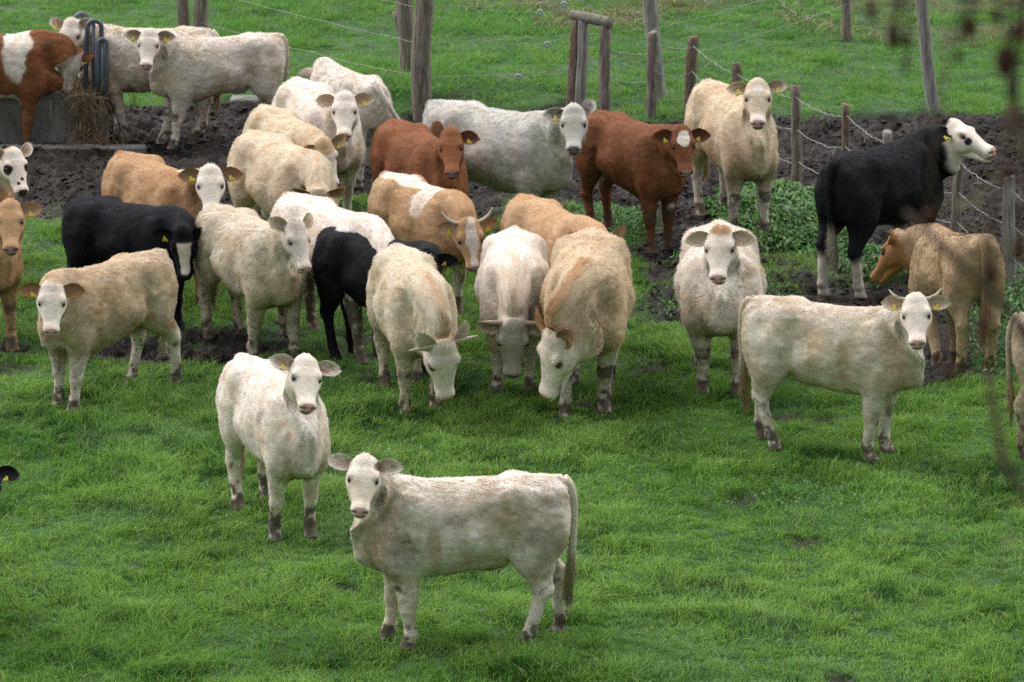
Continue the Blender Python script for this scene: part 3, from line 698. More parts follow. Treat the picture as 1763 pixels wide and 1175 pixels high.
# ---------------------------------------------------------------- ground
def W2(pts):
    return np.array([ground_at(*p)[:2] for p in pts])
def poly_mask(x, y, pts, soft=0.25, wob=0.25, seed=3):
    "1 inside, 0 outside, with a ragged edge"
    P = W2(pts); xx = x + wob * noise2(x, y, 1.7, seed, 3); yy = y + 1.6 * wob * noise2(x, y, 1.3, seed + 5, 3)
    ins = np.zeros(x.shape, bool); d = np.full(x.shape, 1e9)
    for i in range(len(P)):
        a, b = P[i], P[(i + 1) % len(P)]
        c = (a[1] > yy) != (b[1] > yy)
        with np.errstate(divide='ignore', invalid='ignore'):
            ins ^= c & (xx < (b[0] - a[0]) * (yy - a[1]) / (b[1] - a[1] + 1e-12) + a[0])
        e = b - a; t = np.clip(((xx - a[0]) * e[0] + (yy - a[1]) * e[1]) / (e @ e), 0, 1)
        d = np.minimum(d, np.hypot(xx - a[0] - t * e[0], yy - a[1] - t * e[1]))
    sd = np.where(ins, -d, d)
    return 1 - sstep(sd, -soft, soft)
MUD_A = [(-250, 168), (240, 176), (520, 176), (690, 196), (780, 186), (1000, 196), (1180, 204), (1370, 193), (1600, 200), (2000, 206), (2000, 480), (1800, 560),
         (1740, 650), (1600, 660), (1560, 560), (1420, 560), (1340, 550), (1210, 580), (1130, 560), (1080, 430), (1000, 400), (900, 385), (780, 380), (640, 350), (520, 345),
         (430, 390), (360, 400), (180, 352), (60, 362), (-250, 390)]
MUD_B = [(-120, 555), (200, 560), (560, 545), (660, 600), (540, 648), (340, 620), (120, 628), (-120, 640)]
SPOTS = [(1390, 927, 0.17, 0.20), (1272, 856, 0.15, 0.2), (600, 1014, 0.13, 0.18), (1000, 695, 0.32, 0.22), (1350, 716, 0.25, 0.20), (1425, 717, 0.16, 0.16), (1450, 1168, 0.12, 0.14)]
GREEN_A = [(960, 345), (1130, 350), (1120, 410), (1060, 440), (980, 400)]
GREEN_B = [(1240, 330), (1300, 300), (1420, 330), (1480, 420), (1560, 480), (1490, 500), (1300, 440), (1240, 380)]
GREEN_C = [(1180, 470), (1330, 455), (1400, 500), (1340, 560), (1180, 560), (1140, 500)]
GREEN_D = [(1650, 520), (1800, 380), (1900, 400), (1900, 600), (1700, 640)]
GREEN_E = [(870, 352), (930, 352), (930, 378), (870, 380)]
def mud_amount(x, y):
    m = poly_mask(x, y, MUD_A, 0.22, 0.35)
    m = m * (1 - 0.85 * poly_mask(x, y, GREEN_A, 0.25, 0.3, 11)) * (1 - 0.45 * poly_mask(x, y, GREEN_B, 0.2, 0.2, 12)) * (1 - 0.30 * poly_mask(x, y, GREEN_C, 0.3, 0.5, 13))
    m = m * (1 - 0.35 * poly_mask(x, y, GREEN_D, 0.3, 0.4, 14)) * (1 - 0.8 * poly_mask(x, y, GREEN_E, 0.15, 0.1, 15))
    near = poly_mask(x, y, MUD_B, 0.3, 0.3, 16) * sstep(noise2(x, y, 2.2, 21, 3), -0.28, 0.12)
    for px, py, rx, ry in SPOTS:
        if rx == 0: continue
        c = ground_at(px, py); d = np.hypot((x - c[0]) / rx, (y - c[1]) / ry) + 0.5 * noise2(x, y, 6, 22, 2)
        near = np.maximum(near, 0.82 * (1 - sstep(d, 0.6, 1.15)))
    # worn soil between tufts in the middle of the herd
    mid = poly_mask(x, y, [(300, 470), (1300, 470), (1350, 700), (900, 700), (300, 640)], 0.6, 0.5, 17) * sstep(noise2(x, y, 3.0, 25, 3), 0.34, 0.55)
    return np.clip(np.maximum(np.maximum(m, near), mid * 0.8), 0, 1)
BANK = [(560, 132), (760, 138), (960, 148), (1000, 180), (900, 186), (700, 186), (560, 172)]
def ground_z(x, y, mud=None, fine=True):
    z = np.maximum(0, 9.6 - 0.345 * np.maximum(y, -40))            # the slope the picture was taken from
    z = np.where(z > 0, z, 0) + 0.06 * noise2(x, y, 0.35, 31, 2) * sstep(y, 29, 33)
    if not fine: return z
    if mud is None: mud = mud_amount(x, y)
    tuss = noise2(x, y, 1.9, 33, 3)
    z = z + (1 - mud) * (0.045 * tuss) * sstep(y, 29, 31)
    r1 = noise2(x, y, 3.2, 35, 2); r2 = 1 - np.abs(noise2(x, y, 6.5, 36, 3)) * 2; r3 = noise2(x, y, 17, 38, 2)
    z = z + mud * (0.05 * r1 + 0.075 * (r2 - 0.5) + 0.05 * r3 - 0.03 - 0.07 * sstep(noise2(x, y, 4.2, 39, 2), 0.22, 0.42))
    z = z + 0.16 * poly_mask(x, y, BANK, 0.5, 0.3, 18)
    z = z - 0.19 * np.exp(-((x - 3.98) / 0.5) ** 2 - ((y - 43.42) / 0.55) ** 2)
    return z
def gaxis(segs):
    out = []
    for a, b, s in segs: out += list(np.linspace(a, b, max(1, int(round((b - a) / s))), endpoint=False))
    return np.array(out + [segs[-1][1]])
GX = gaxis([(-600, -60, 60), (-60, -9, 3), (-9, -5.8, 0.2), (-5.8, 6.2, 0.03), (6.2, 9, 0.2), (9, 60, 3), (60, 600, 60)])
GY = gaxis([(-40, 30, 1.4), (30, 42, 0.06), (42, 58.5, 0.03), (58.5, 66, 0.1), (66, 110, 2), (110, 900, 60)])
gx, gy = np.meshgrid(GX, GY, indexing='ij'); gx, gy = gx.ravel(), gy.ravel()
inside = (np.abs(gx) < 9) & (gy > 30) & (gy < 66)
gm = np.zeros(len(gx)); gz = np.zeros(len(gx))
gm[inside] = mud_amount(gx[inside], gy[inside]); gz[inside] = ground_z(gx[inside], gy[inside], gm[inside])
gz[~inside] = ground_z(gx[~inside], gy[~inside], np.zeros((~inside).sum()), False)
gp = np.stack([gx, gy, gz], -1)
soil = np.array([0.021, 0.0165, 0.0145]); soil2 = np.array([0.050, 0.039, 0.032]); turf = np.array([0.022, 0.062, 0.012]); turf2 = np.array([0.06, 0.15, 0.028])
nn = noise2(gx, gy, 4.5, 41, 3); n2 = noise2(gx, gy, 0.8, 43, 3)
cs = mixc(np.tile(soil, (len(gx), 1)), soil2, sstep(nn + 0.5 * n2, -0.1, 0.7))
ct = mixc(np.tile(turf, (len(gx), 1)), turf2, np.where(inside, sstep(nn, -0.6, 0.6) * 0.6, 1.0))
gcol = mixc(ct, cs, gm)
i = np.arange(len(GX) - 1)[:, None] * len(GY); j = np.arange(len(GY) - 1)[None]
gq = np.stack([i + j, i + len(GY) + j, i + len(GY) + j + 1, i + j + 1], -1).reshape(-1, 4)
M_GROUND, nt, b = new_mat("soil")
at = nt.nodes.new("ShaderNodeAttribute"); at.attribute_name = "Col"; tc = nt.nodes.new("ShaderNodeTexCoord")
nz_ = nt.nodes.new("ShaderNodeTexNoise"); nz_.inputs["Scale"].default_value = 26; nz_.inputs["Detail"].default_value = 6; nz_.inputs["Roughness"].default_value = 0.7
mr = nt.nodes.new("ShaderNodeMapRange"); mr.inputs[1].default_value = 0.3; mr.inputs[2].default_value = 0.7; mr.inputs[3].default_value = 0.62; mr.inputs[4].default_value = 1.4
mx = nt.nodes.new("ShaderNodeVectorMath"); mx.operation = 'SCALE'
bp = nt.nodes.new("ShaderNodeBump"); bp.inputs["Strength"].default_value = 0.9; bp.inputs["Distance"].default_value = 0.03
Lk = nt.links.new
Lk(tc.outputs["Object"], nz_.inputs["Vector"]); Lk(nz_.outputs[0], mr.inputs[0]); Lk(at.outputs["Color"], mx.inputs[0]); Lk(mr.outputs[0], mx.inputs["Scale"])
Lk(mx.outputs[0], b.inputs["Base Color"]); Lk(nz_.outputs[0], bp.inputs["Height"]); Lk(bp.outputs[0], b.inputs["Normal"])
nr_ = nt.nodes.new("ShaderNodeTexNoise"); nr_.inputs["Scale"].default_value = 2.2; nr_.inputs["Detail"].default_value = 3
mr2 = nt.nodes.new("ShaderNodeMapRange"); mr2.inputs[1].default_value = 0.42; mr2.inputs[2].default_value = 0.60; mr2.inputs[3].default_value = 0.38; mr2.inputs[4].default_value = 0.75
Lk(tc.outputs["Object"], nr_.inputs["Vector"]); Lk(nr_.outputs[0], mr2.inputs[0]); Lk(mr2.outputs[0], b.inputs["Roughness"]); b.inputs["Specular IOR Level"].default_value = 0.2
g = make_mesh("ground", gp, gq, cols=gcol, mat=M_GROUND); g["kind"] = "structure"
def zat(x, y):
    x, y = np.array([x], float), np.array([y], float)
    return float(ground_z(x, y)[0])

# ---------------------------------------------------------------- grass
def leaf_mat(name, trans=0.35, rough=0.5, spec=0.3):
    m = bpy.data.materials.new(name); m.use_nodes = True; nt = m.node_tree; b = nt.nodes["Principled BSDF"]; out = nt.nodes["Material Output"]
    a = nt.nodes.new("ShaderNodeAttribute"); a.attribute_name = "Col"
    t = nt.nodes.new("ShaderNodeBsdfTranslucent"); mix = nt.nodes.new("ShaderNodeMixShader"); mix.inputs[0].default_value = trans
    nt.links.new(a.outputs["Color"], b.inputs["Base Color"]); nt.links.new(a.outputs["Color"], t.inputs["Color"])
    nt.links.new(b.outputs[0], mix.inputs[1]); nt.links.new(t.outputs[0], mix.inputs[2]); nt.links.new(mix.outputs[0], out.inputs["Surface"])
    b.inputs["Roughness"].default_value = rough; b.inputs["Specular IOR Level"].default_value = spec
    return m
M_GRASS = leaf_mat("grass_blade", 0.3, 0.55, 0.12)
M_LEAF = leaf_mat("leaf", 0.3, 0.45, 0.4)
rng = np.random.default_rng(7)
def view_points(n, y0, y1, margin=0.35, pad=0.0):
    y = y0 + (y1 - y0) * rng.random(n); half = (881.5 / FPX) * np.hypot(y, CAM_H) + margin
    x = (rng.random(n) * 2 - 1) * half
    return x, y
G_DARK = np.array([0.030, 0.11, 0.020]); G_MID = np.array([0.120, 0.268, 0.042]); G_LIGHT = np.array([0.240, 0.415, 0.090]); G_YEL = np.array([0.42, 0.46, 0.14]); G_BLUE = np.array([0.24, 0.39, 0.19]); G_DRY = np.array([0.34, 0.28, 0.17])
TOPR = [(760, -40), (1900, -40), (1900, 60), (1500, 66), (1340, 60), (1000, 40), (840, 20)]
HOOVES = []
def grass(name, n, y0, y1, hscale, wscale, segs, label):
    per = 15; nt_ = n // per; tx, ty = view_points(nt_, y0, y1); trr = rng.random(nt_)
    ox, oy = rng.normal(size=(2, nt_, per)) * (0.016 + 0.024 * rng.random((nt_, 1)))
    x = (tx[:, None] + ox).ravel(); y = (ty[:, None] + oy).ravel(); ox, oy = ox.ravel(), oy.ravel(); trr = np.repeat(trr, per); n = len(x)
    # darker tussocks and short sward
    t1 = noise2(x, y, 1.15, 51, 3); t2 = noise2(x, y, 3.4, 53, 2)
    mud = mud_amount(x, y)
    keep = rng.random(n) < np.clip(1 - mud * 1.02 + 0.012, 0, 1)
    for hx, hy in HOOVES:                                            # trampled under the feet
        keep &= ~((np.hypot((x - hx), (y - hy)) < 0.10) & (rng.random(n) < 0.75))
    x, y, t1, t2, mud, ox, oy, trr = (a[keep] for a in (x, y, t1, t2, mud, ox, oy, trr)); n = len(x)
    h = hscale * (0.040 + 0.075 * sstep(t1 + 0.8 * t2, -0.4, 0.8)) * (0.45 + 0.9 * trr) * (0.7 + 0.5 * rng.random(n)) * (1 - 0.45 * mud)
    h = h * (1 + 0.35 * poly_mask(x, y, BANK, 0.4, 0.3, 18))
    z = ground_z(x, y, mud)
    ang = rng.random(n) * 2 * np.pi
    fx = noise2(x, y, 2.6, 55, 2) * 0.55 + 0.12 + ox * 26; fy = noise2(x, y, 2.6, 57, 2) * 0.55 - 0.05 + oy * 26
    lx, ly = 0.55 * np.cos(ang) + fx, 0.55 * np.sin(ang) + fy
    lean = 0.30 + 0.5 * rng.random(n)
    w = wscale * (0.6 + 0.7 * rng.random(n))
    wd = np.stack([-np.sin(ang + 0.4), np.cos(ang + 0.4), np.zeros(n)], -1); wd[:, 0] = np.where(np.abs(wd[:, 0]) < 0.35, 0.5, wd[:, 0])
    root = np.stack([x, y, z - 0.01], -1)
    mid = root + np.stack([lx * h * lean * 0.35, ly * h * lean * 0.35, h * 0.62], -1)
    tip = root + np.stack([lx * h * lean * 1.25, ly * h * lean * 1.25, h * (1.08 - 0.35 * lean)], -1)
    c1 = noise2(x, y, 0.55, 61, 3); c2 = noise2(x, y, 2.4, 63, 2); r = rng.random(n)
    col = mixc(np.tile(G_MID, (n, 1)), G_LIGHT, sstep(c1 + 0.6 * c2 + 0.5 * (r - 0.5) + 1.7 * (trr - 0.5), -0.5, 0.9))
    col = mixc(col, G_DARK, sstep(-c2 + 0.5 * t1 + 0.5 * (r - 0.5) - 1.0 * (trr - 0.5), 0.10, 0.6) * 0.9)
    col = mixc(col, G_BLUE, sstep(noise2(x, y, 0.9, 65, 3), 0.22, 0.5) * 0.3)
    far = sstep(y, 50.5, 56); col = mixc(col, np.array([0.165, 0.37, 0.085]), far * 0.7)
    yl = rng.random(n); col = mixc(col, G_YEL, (yl > 0.955) * 0.7); col = mixc(col, G_DRY, (yl < 0.012 + 0.05 * mud) * 0.8)
    tr = poly_mask(x, y, TOPR, 0.8, 1.2, 71) * sstep(noise2(x, y, 0.9, 72, 3), -0.3, 0.2)
    col = mixc(col, G_DRY * 0.9, tr * (0.45 + 0.45 * (rng.random(n) < 0.6)))
    if segs == 2:
        V = np.stack([root - wd * w[:, None], root + wd * w[:, None], mid - wd * w[:, None] * 0.75, mid + wd * w[:, None] * 0.75, tip], 1).reshape(-1, 3)
        k = np.arange(n)[:, None] * 5
        quads = k + np.array([[0, 1, 3, 2]]); tris = k + np.array([[2, 3, 4]]); cc = np.repeat(col, 5, 0)
        nup = np.repeat(np.stack([lx * 0.5, ly * 0.5 - 0.25, np.full(n, 1.0)], -1), 5, 0)
    else:
        V = np.stack([root - wd * w[:, None], root + wd * w[:, None], tip], 1).reshape(-1, 3)
        quads = None; tris = np.arange(n * 3).reshape(-1, 3); cc = np.repeat(col, 3, 0)
        nup = np.repeat(np.stack([lx * 0.5, ly * 0.5 - 0.25, np.full(n, 1.0)], -1), 3, 0)
    o = make_mesh(name, V, quads, tris, cols=cc, mat=M_GRASS)
    o["kind"] = "stuff"; o["label"] = label; o["category"] = "grass"

def cards(name, P, D, size, up_jit, col, mat, asp=0.5, bend=0.3, n_normal=None):
    "pointed oval leaves: centre-line direction D, per-leaf size"
    n = len(P); D = D / np.linalg.norm(D, axis=1)[:, None]
    s = np.cross(D, np.array([0, 0, 1.0]) + up_jit * rng.normal(size=(n, 3))); s /= np.maximum(np.linalg.norm(s, axis=1), 1e-6)[:, None]
    nr = np.cross(s, D)
    L = size[:, None]
    a = P; b = P + D * L * 0.35; c_ = P + D * L - nr * L * bend * 0.5 + np.array([0, 0, -1]) * L * bend * 0.5
    w = L * asp * 0.5
    V = np.stack([a, b - s * w - nr * L * 0.05, b + nr * 0 - np.array([0, 0, 0.0]), b + s * w - nr * L * 0.05, c_], 1).reshape(-1, 3)
    k = np.arange(n)[:, None] * 5
    tris = np.concatenate([k + np.array([[0, 1, 2]]), k + np.array([[0, 2, 3]]), k + np.array([[1, 4, 2]]), k + np.array([[2, 4, 3]])])
    return V, tris, np.repeat(col, 5, 0)

# ---------------------------------------------------------------- timber, wire
M_WOOD = plain_mat("weathered_wood", (0.30, 0.255, 0.22), 0.85, 0.2, (7, (0.10, 0.078, 0.062), (6, 6, 0.7)))
M_WOOD_GREY = plain_mat("grey_wood", (0.36, 0.34, 0.32), 0.85, 0.2, (8, (0.15, 0.135, 0.12), (6, 6, 0.6)))
M_WOOD_BROWN = plain_mat("brown_wood", (0.27, 0.20, 0.155), 0.85, 0.2, (9, (0.10, 0.065, 0.05), (5, 5, 0.8)))
M_WIRE = plain_mat("galvanised_wire", (0.33, 0.33, 0.33), 0.5, 0.4)
M_WIRE.node_tree.nodes["Principled BSDF"].inputs["Metallic"].default_value = 0.6
M_BARK = plain_mat("lichen_wood", (0.24, 0.23, 0.19), 0.9, 0.2, (14, (0.12, 0.10, 0.075), (1, 1, 1)))
def tag_thing(o, label, cat, group=None, kind=None):
    o["label"] = label; o["category"] = cat
    if group: o["group"] = group
    if kind: o["kind"] = kind
    return o
def empty(name, loc):
    o = bpy.data.objects.new(name, None); C.collection.objects.link(o); o.location = loc; o.empty_display_size = 0.2; return o
def child(name, V, Q, mat, parent, tris=None, smooth=True, cols=None):
    o = make_mesh(name, np.asarray(V) - np.array(parent.location), Q, tris, cols=cols, mat=mat, smooth=smooth); o.parent = parent; return o
def px_scale(py): return FPX / float(np.hypot(*((lambda g: (g[1], CAM_H))(ground_at(881, py)))))
def post_geo(base, top, w, seed, square=False, rough=1.7):
    "a weathered post from two frame points (foot, head); returns verts, quads and the world foot and head"
    b = ground_at(*base); b[2] = 0
    s = px_scale(base[1]); el = math.atan2(CAM_H, b[1])
    H = (base[1] - top[1]) / s / math.cos(el); dx = (top[0] - base[0]) / s
    n = 16; t = np.linspace(0, 1, n); r0 = w / s / 2
    c = np.stack([b[0] + dx * t, np.full(n, b[1]), -0.1 + (H + 0.1) * t], -1)
    c[:, 0] += r0 * 0.18 * noise2(t * 3, t * 0 + seed, 1.0, seed); seg = 14
    th = np.linspace(0, 2 * np.pi, seg, endpoint=False)
    rr = r0 * (1.04 - 0.10 * t)[:, None] * np.ones((1, seg))
    if square: rr = rr * (1 / np.maximum(np.abs(np.cos(th + 0.5)), np.abs(np.sin(th + 0.5))) * 0.86)[None]
    rr = rr * (1 + 0.09 * rough * noise3(np.stack(np.broadcast_arrays(np.cos(th)[None] * 1.5, np.sin(th)[None] * 1.5, t[:, None] * 4), -1), 1.2, seed, 3))
    V = np.stack([c[:, None, 0] + rr * np.cos(th), c[:, None, 1] + rr * np.sin(th), np.broadcast_to(c[:, None, 2], rr.shape)], -1)
    V[-1, :, 2] += r0 * 0.25 * np.cos(th + seed)                       # sawn, slightly tilted head
    topc = V[-1].mean(0); ring = (V[-1] - topc) * 0.82 + topc + [0, 0, r0 * 0.12]
    V = np.concatenate([V.reshape(-1, 3), ring, topc[None] + [0, 0, r0 * 0.13]])
    i = np.arange(n)[:, None] * seg; j = np.arange(seg)[None]; k = (j + 1) % seg
    Q = np.stack([i + j, i + k, i + seg + k, i + seg + j], -1).reshape(-1, 4)
    tp = n * seg + seg; T = np.stack([n * seg + np.arange(seg), n * seg + (np.arange(seg) + 1) % seg, np.full(seg, tp)], -1)
    return V, Q, T, b, np.array([b[0] + dx, b[1], H])
# the barbed-wire fence running down the right-hand side
fence = empty("barbed_wire_fence", (2.0, 48.0, 0))
tag_thing(fence, "barbed wire fence of rough round posts running past the black cow", "fence")
FP = [((1120, 202), (1122, 57), 18, M_WOOD), ((1187, 196), (1192, 65), 20, M_WOOD_BROWN), ((1267, 262), (1266, 111), 19, M_WOOD_BROWN), ((1372, 322), (1367, 150), 18, M_WOOD),
      ((1452, 346), (1454, 181), 14, M_WOOD_BROWN), ((1526, 378), (1525, 228), 17, M_WOOD_GREY), ((1643, 420), (1648, 262), 18, M_WOOD), ((1739, 486), (1733, 307), 22, M_WOOD_GREY), ((1850, 560), (1852, 370), 20, M_WOOD_GREY)]
heads = []
for k, (ba, tp, w, mt) in enumerate(FP):
    V, Q, T, b0, h0 = post_geo(ba, tp, w, 100 + k); heads.append((b0, h0, w))
    child("post", V, Q, mt, fence, tris=T)
M_TUFT = plain_mat("snagged_hair", (0.42, 0.41, 0.35), 0.9, 0.1)
def strand(a, b, sag, parent, r=0.0040, barbs=True, tufts=0):
    n = 22; t = np.linspace(0, 1, n); p = a[None] * (1 - t[:, None]) + b[None] * t[:, None]; p[:, 2] -= sag * 4 * t * (1 - t)
    p[:, 2] += 0.006 * rng.normal(size=n); V, Q = tube(p, np.full(n, r), 5)
    Vs, Qs = [V], [Q]; off = len(V); L = np.linalg.norm(b - a)
    if barbs:
        for q in np.arange(0.08, L, 0.13):
            c = a + (b - a) * q / L; tt = q / L; c = c - [0, 0, sag * 4 * tt * (1 - tt)]
            for s_ in range(2):
                d = rng.normal(size=3); d /= np.linalg.norm(d); v_, q_ = tube([c - d * 0.02, c + d * 0.02], [0.002, 0.002], 4, caps=False)
                Vs.append(v_); Qs.append(q_ + off); off += len(v_)
    child("wire", np.concatenate(Vs), np.concatenate(Qs), M_WIRE, parent)
    if tufts:                                                            # cattle hair snagged on the barbs
        Vs, Qs, off = [], [], 0
        for _ in range(tufts):
            q = rng.random(); c = a + (b - a) * q - [0, 0, sag * 4 * q * (1 - q)]
            pts = [c, c + rng.normal(size=3) * 0.02 - [0, 0, 0.03], c + rng.normal(size=3) * 0.05 - [0, 0, 0.07 + 0.08 * rng.random()]]
            v_, q_ = tube(spline(pts, 6), np.full(6, 0.0016), 3, caps=False); Vs.append(v_); Qs.append(q_ + off); off += len(v_)
        child("snagged_hair", np.concatenate(Vs), np.concatenate(Qs), M_TUFT, parent)["kind"] = "stuff"
for k in range(len(heads) - 1):
    (b0, h0, w0), (b1, h1, w1) = heads[k], heads[k + 1]
    for f, sg in ((0.90, 0.03), (0.58, 0.05), (0.26, 0.04)):
        a_ = b0 + (h0 - b0) * f + [0, -w0 / 330, 0]; b_ = b1 + (h1 - b1) * (f - 0.02) + [0, -w1 / 330, 0]
        strand(a_, b_, sg + 0.02 * rng.random(), fence, tufts=7 if f > 0.5 else 1)
# braced corner of the fence with its log laid across
brace = empty("fence_brace", tuple(ground_at(1015, 190)))
tag_thing(brace, "wooden fence brace of two rough posts with a lichen covered log laid across their tops", "fence brace")
for ba, tp, w, mt, sq in (((984, 184), (990, 36), 19, M_WOOD_BROWN, True), ((1000, 186), (1003, 34), 20, M_WOOD_GREY, True), ((1042, 192), (1039, 46), 20, M_WOOD, False)):
    V, Q, T, b0, h0 = post_geo(ba, tp, w, 140 + w + int(sq) * 3 + ba[0] % 7, sq); child("post", V, Q, mt, brace, tris=T)
    if ba[0] == 984: hA = h0
    if ba[0] == 1042: hB = h0
lv, lq = tube(spline([hA + [-0.05, 0.05, 0.05], (hA + hB) / 2 + [0, 0, 0.055], hB + [0.07, -0.05, 0.04]], 9), [0.055, 0.062, 0.06, 0.06, 0.063, 0.063, 0.064, 0.066, 0.064], 14, up=(0, 0, 1))
child("log", lv, lq, M_BARK, brace)
for f in (0.75, 0.42):
    strand(hB * [1, 1, f] , heads[0][1] * [1, 1, f], 0.04, fence, tufts=8)
# heavy straining posts in the middle and other far posts
strain = empty("straining_posts", tuple(ground_at(712, 180)))
tag_thing(strain, "pair of thick grey straining posts with a leaning brace behind the white rump", "fence post")
for ba, tp, w, mt, sq in (((701, 152), (697, -90), 27, M_WOOD, False), ((724, 198), (733, -95), 33, M_WOOD, False), ((712, 150), (684, 22), 17, M_WOOD_GREY, True)):
    V, Q, T, b0, h0 = post_geo(ba, tp, w, 160 + w, sq, 1.5); child("post" if w > 17 else "brace", V, Q, mt, strain, tris=T)
    if w == 33: hS = (b0, h0)
singles = [((1140, 170), (1110, -60), 25, M_WOOD_GREY, "tall leaning grey post behind the second fence post"), ((1608, 190), (1573, -90), 22, M_WOOD_GREY, "tall slanting grey post in the green field behind the white faced black cow"),
           ((1457, 68), (1449, -110), 17, M_WOOD, "far dark post standing among the dry tussocks"), ((318, 96), (316, -110), 22, M_WOOD, "narrower grey post behind the back of the white cows"), ((346, 100), (349, -110), 26, M_WOOD, "thicker grey post right of its twin behind the white cows")]
sing = []
for k, (ba, tp, w, mt, lb) in enumerate(singles):
    V, Q, T, b0, h0 = post_geo(ba, tp, w, 180 + k, False, 1.3); sing.append((b0, h0))
    o = make_mesh("fence_post", V, Q, T, mat=mt, origin=b0); tag_thing(o, lb, "fence post", "single posts in the far field")
# plain wires of the field fence behind
ff = empty("plain_wire_fence", tuple(sing[4][0])); tag_thing(ff, "thin plain wires strung between the far grey posts", "wire fence")
chain = [sing[4], hS, sing[0], sing[2]]
for (b0, h0), (b1, h1) in zip(chain[:-1], chain[1:]):
    for hh in (0.45, 0.85, 1.25):
        strand(np.array([b0[0], b0[1] - 0.1, hh]), np.array([b1[0], b1[1] - 0.1, hh]), 0.03, ff, 0.0025, False)
# ring insulators on the thin wires
M_INS = plain_mat("porcelain", (0.36, 0.38, 0.44), 0.4, 0.5)
for (px, py, zz, lb) in ((892, 133, 0.35, "grey ring insulator lowest, above the shaded bank"), (942, 77, 0.75, "dark ring insulator left of the fence brace"), (930, 22, 1.0, "dark ring insulator left of the pale one near the top"), (971, 8, 1.1, "pale ring insulator at the top beside the dry grass")):
    d = ray(px, py); g0 = ground_at(px, 186 if py > 100 else 150); t = g0[1] / d[1]; c = np.array([0, 0, CAM_H]) + d * t
    th = np.linspace(0, 2 * np.pi, 17)[:-1]; ring = c + np.stack([0.026 * np.cos(th), 0 * th, 0.026 * np.sin(th)], -1); ring = np.vstack([ring, ring[:1]])
    v_, q_ = tube(ring, np.full(17, 0.012), 8, up=(0, 1, 0.01), caps=False)
    w_, wq = tube([c + [-0.6, 0, 0.02], c, c + [0.6, 0.1, 0.03]], [0.002] * 3, 4, caps=False)
    o = make_mesh("insulator", v_, q_, mat=M_INS, origin=c); tag_thing(o, lb, "insulator", "ring insulators on the far wire")
    child("wire", w_, wq, M_WIRE, o)

# ---------------------------------------------------------------- feeding trough, hay and rack
M_CONC = plain_mat("stained_concrete", (0.24, 0.23, 0.21), 0.85, 0.3, (3.2, (0.085, 0.078, 0.07), (1, 1, 0.45)))
M_TUBE = plain_mat("blue_grey_tube", (0.12, 0.145, 0.18), 0.4, 0.5, (7, (0.05, 0.06, 0.08), (1, 1, 0.3)))
def box_geo(lo, hi, bev=0.015, sub=1):
    lo, hi = np.array(lo, float), np.array(hi, float); bm_v = []
    import itertools
    for sx, sy, sz in itertools.product((0, 1), repeat=3):
        for ax in range(3):
            p = np.where([sx, sy, sz], hi, lo).astype(float)
            for a_ in range(3):
                if a_ != ax: p[a_] += bev * (-1 if (sx, sy, sz)[a_] else 1)
            bm_v.append(p)
    import bmesh
    bm = bmesh.new(); vs = [bm.verts.new(p) for p in bm_v]
    r = bmesh.ops.convex_hull(bm, input=vs); bmesh.ops.recalc_face_normals(bm, faces=bm.faces[:])
    bmesh.ops.triangulate(bm, faces=bm.faces[:]); bm.verts.index_update()
    V = np.array([v.co[:] for v in bm.verts]); T = np.array([[v.index for v in f.verts] for f in bm.faces]); bm.free(); return V, T
tg0 = ground_at(60, 250); ts = px_scale(250)
x0, x1 = ground_at(-75, 250)[0], ground_at(180, 250)[0]; yF = tg0[1]; hT = 0.56
tr = empty("feed_trough", ((x0 + x1) / 2, yF, 0)); tag_thing(tr, "stained concrete feeding trough with hay hanging over its end, behind the brown and white cow", "trough")
for nm, lo, hi in (("wall", (x0, yF, -0.05), (x1, yF + 0.12, hT)), ("wall", (x0, yF + 1.0, -0.05), (x1, yF + 1.12, hT)), ("end_wall", (x1 - 0.12, yF + 0.125, -0.05), (x1 - 0.002, yF + 0.995, hT - 0.004)), ("end_wall", (x0 + 0.002, yF + 0.125, -0.05), (x0 + 0.12, yF + 0.995, hT - 0.004)), ("bottom", (x0 + 0.125, yF + 0.125, 0.02), (x1 - 0.125, yF + 0.995, 0.14))):
    V, T = box_geo(lo, hi); child(nm, V, None, M_CONC, tr, tris=T, smooth=False)
xp = ground_at(143, 250)[0]
V, T = box_geo((xp - 0.045, yF - 0.05, -0.05), (xp + 0.05, yF - 0.003, hT + 0.02)); child("timber_upright", V, None, M_WOOD, tr, tris=T, smooth=False)
def hay(cnt, cx, cy, cz, sx, sy, sz, lab):
    Vs, Qs, off = [], [], 0; cols = []
    for k in range(cnt):
        p = np.array([cx, cy, cz]) + rng.normal(size=3) * [sx, sy, sz]; p[2] = max(p[2], 0.02)
        d = rng.normal(size=3) * [0.6, 0.5, 1.0]; d /= np.linalg.norm(d); L = 0.10 + 0.16 * rng.random()
        v_, q_ = tube([p, p + d * L * 0.5 + rng.normal(size=3) * 0.02, p + d * L + [0, 0, -0.03]], [0.0032, 0.003, 0.002], 3, caps=False)
        Vs.append(v_); Qs.append(q_ + off); off += len(v_); c_ = np.array([0.30, 0.215, 0.12]) * (0.35 + 0.9 * rng.random()); cols.append(np.tile(c_, (len(v_), 1)))
    return np.concatenate(Vs), np.concatenate(Qs), np.concatenate(cols)
M_HAY = attr_mat("hay", 0.85, 0.2)
hx = ground_at(152, 250)[0]
parts = [hay(260, hx, yF - 0.07, 0.40, 0.10, 0.03, 0.14, ''), hay(120, hx + 0.02, yF - 0.09, 0.14, 0.10, 0.05, 0.10, ''), hay(700, hx - 0.25, yF + 0.4, 0.52, 0.35, 0.25, 0.06, ''), hay(160, hx + 0.12, yF - 0.18, 0.02, 0.18, 0.12, 0.02, '')]
off = 0; Vs, Qs, Cs = [], [], []
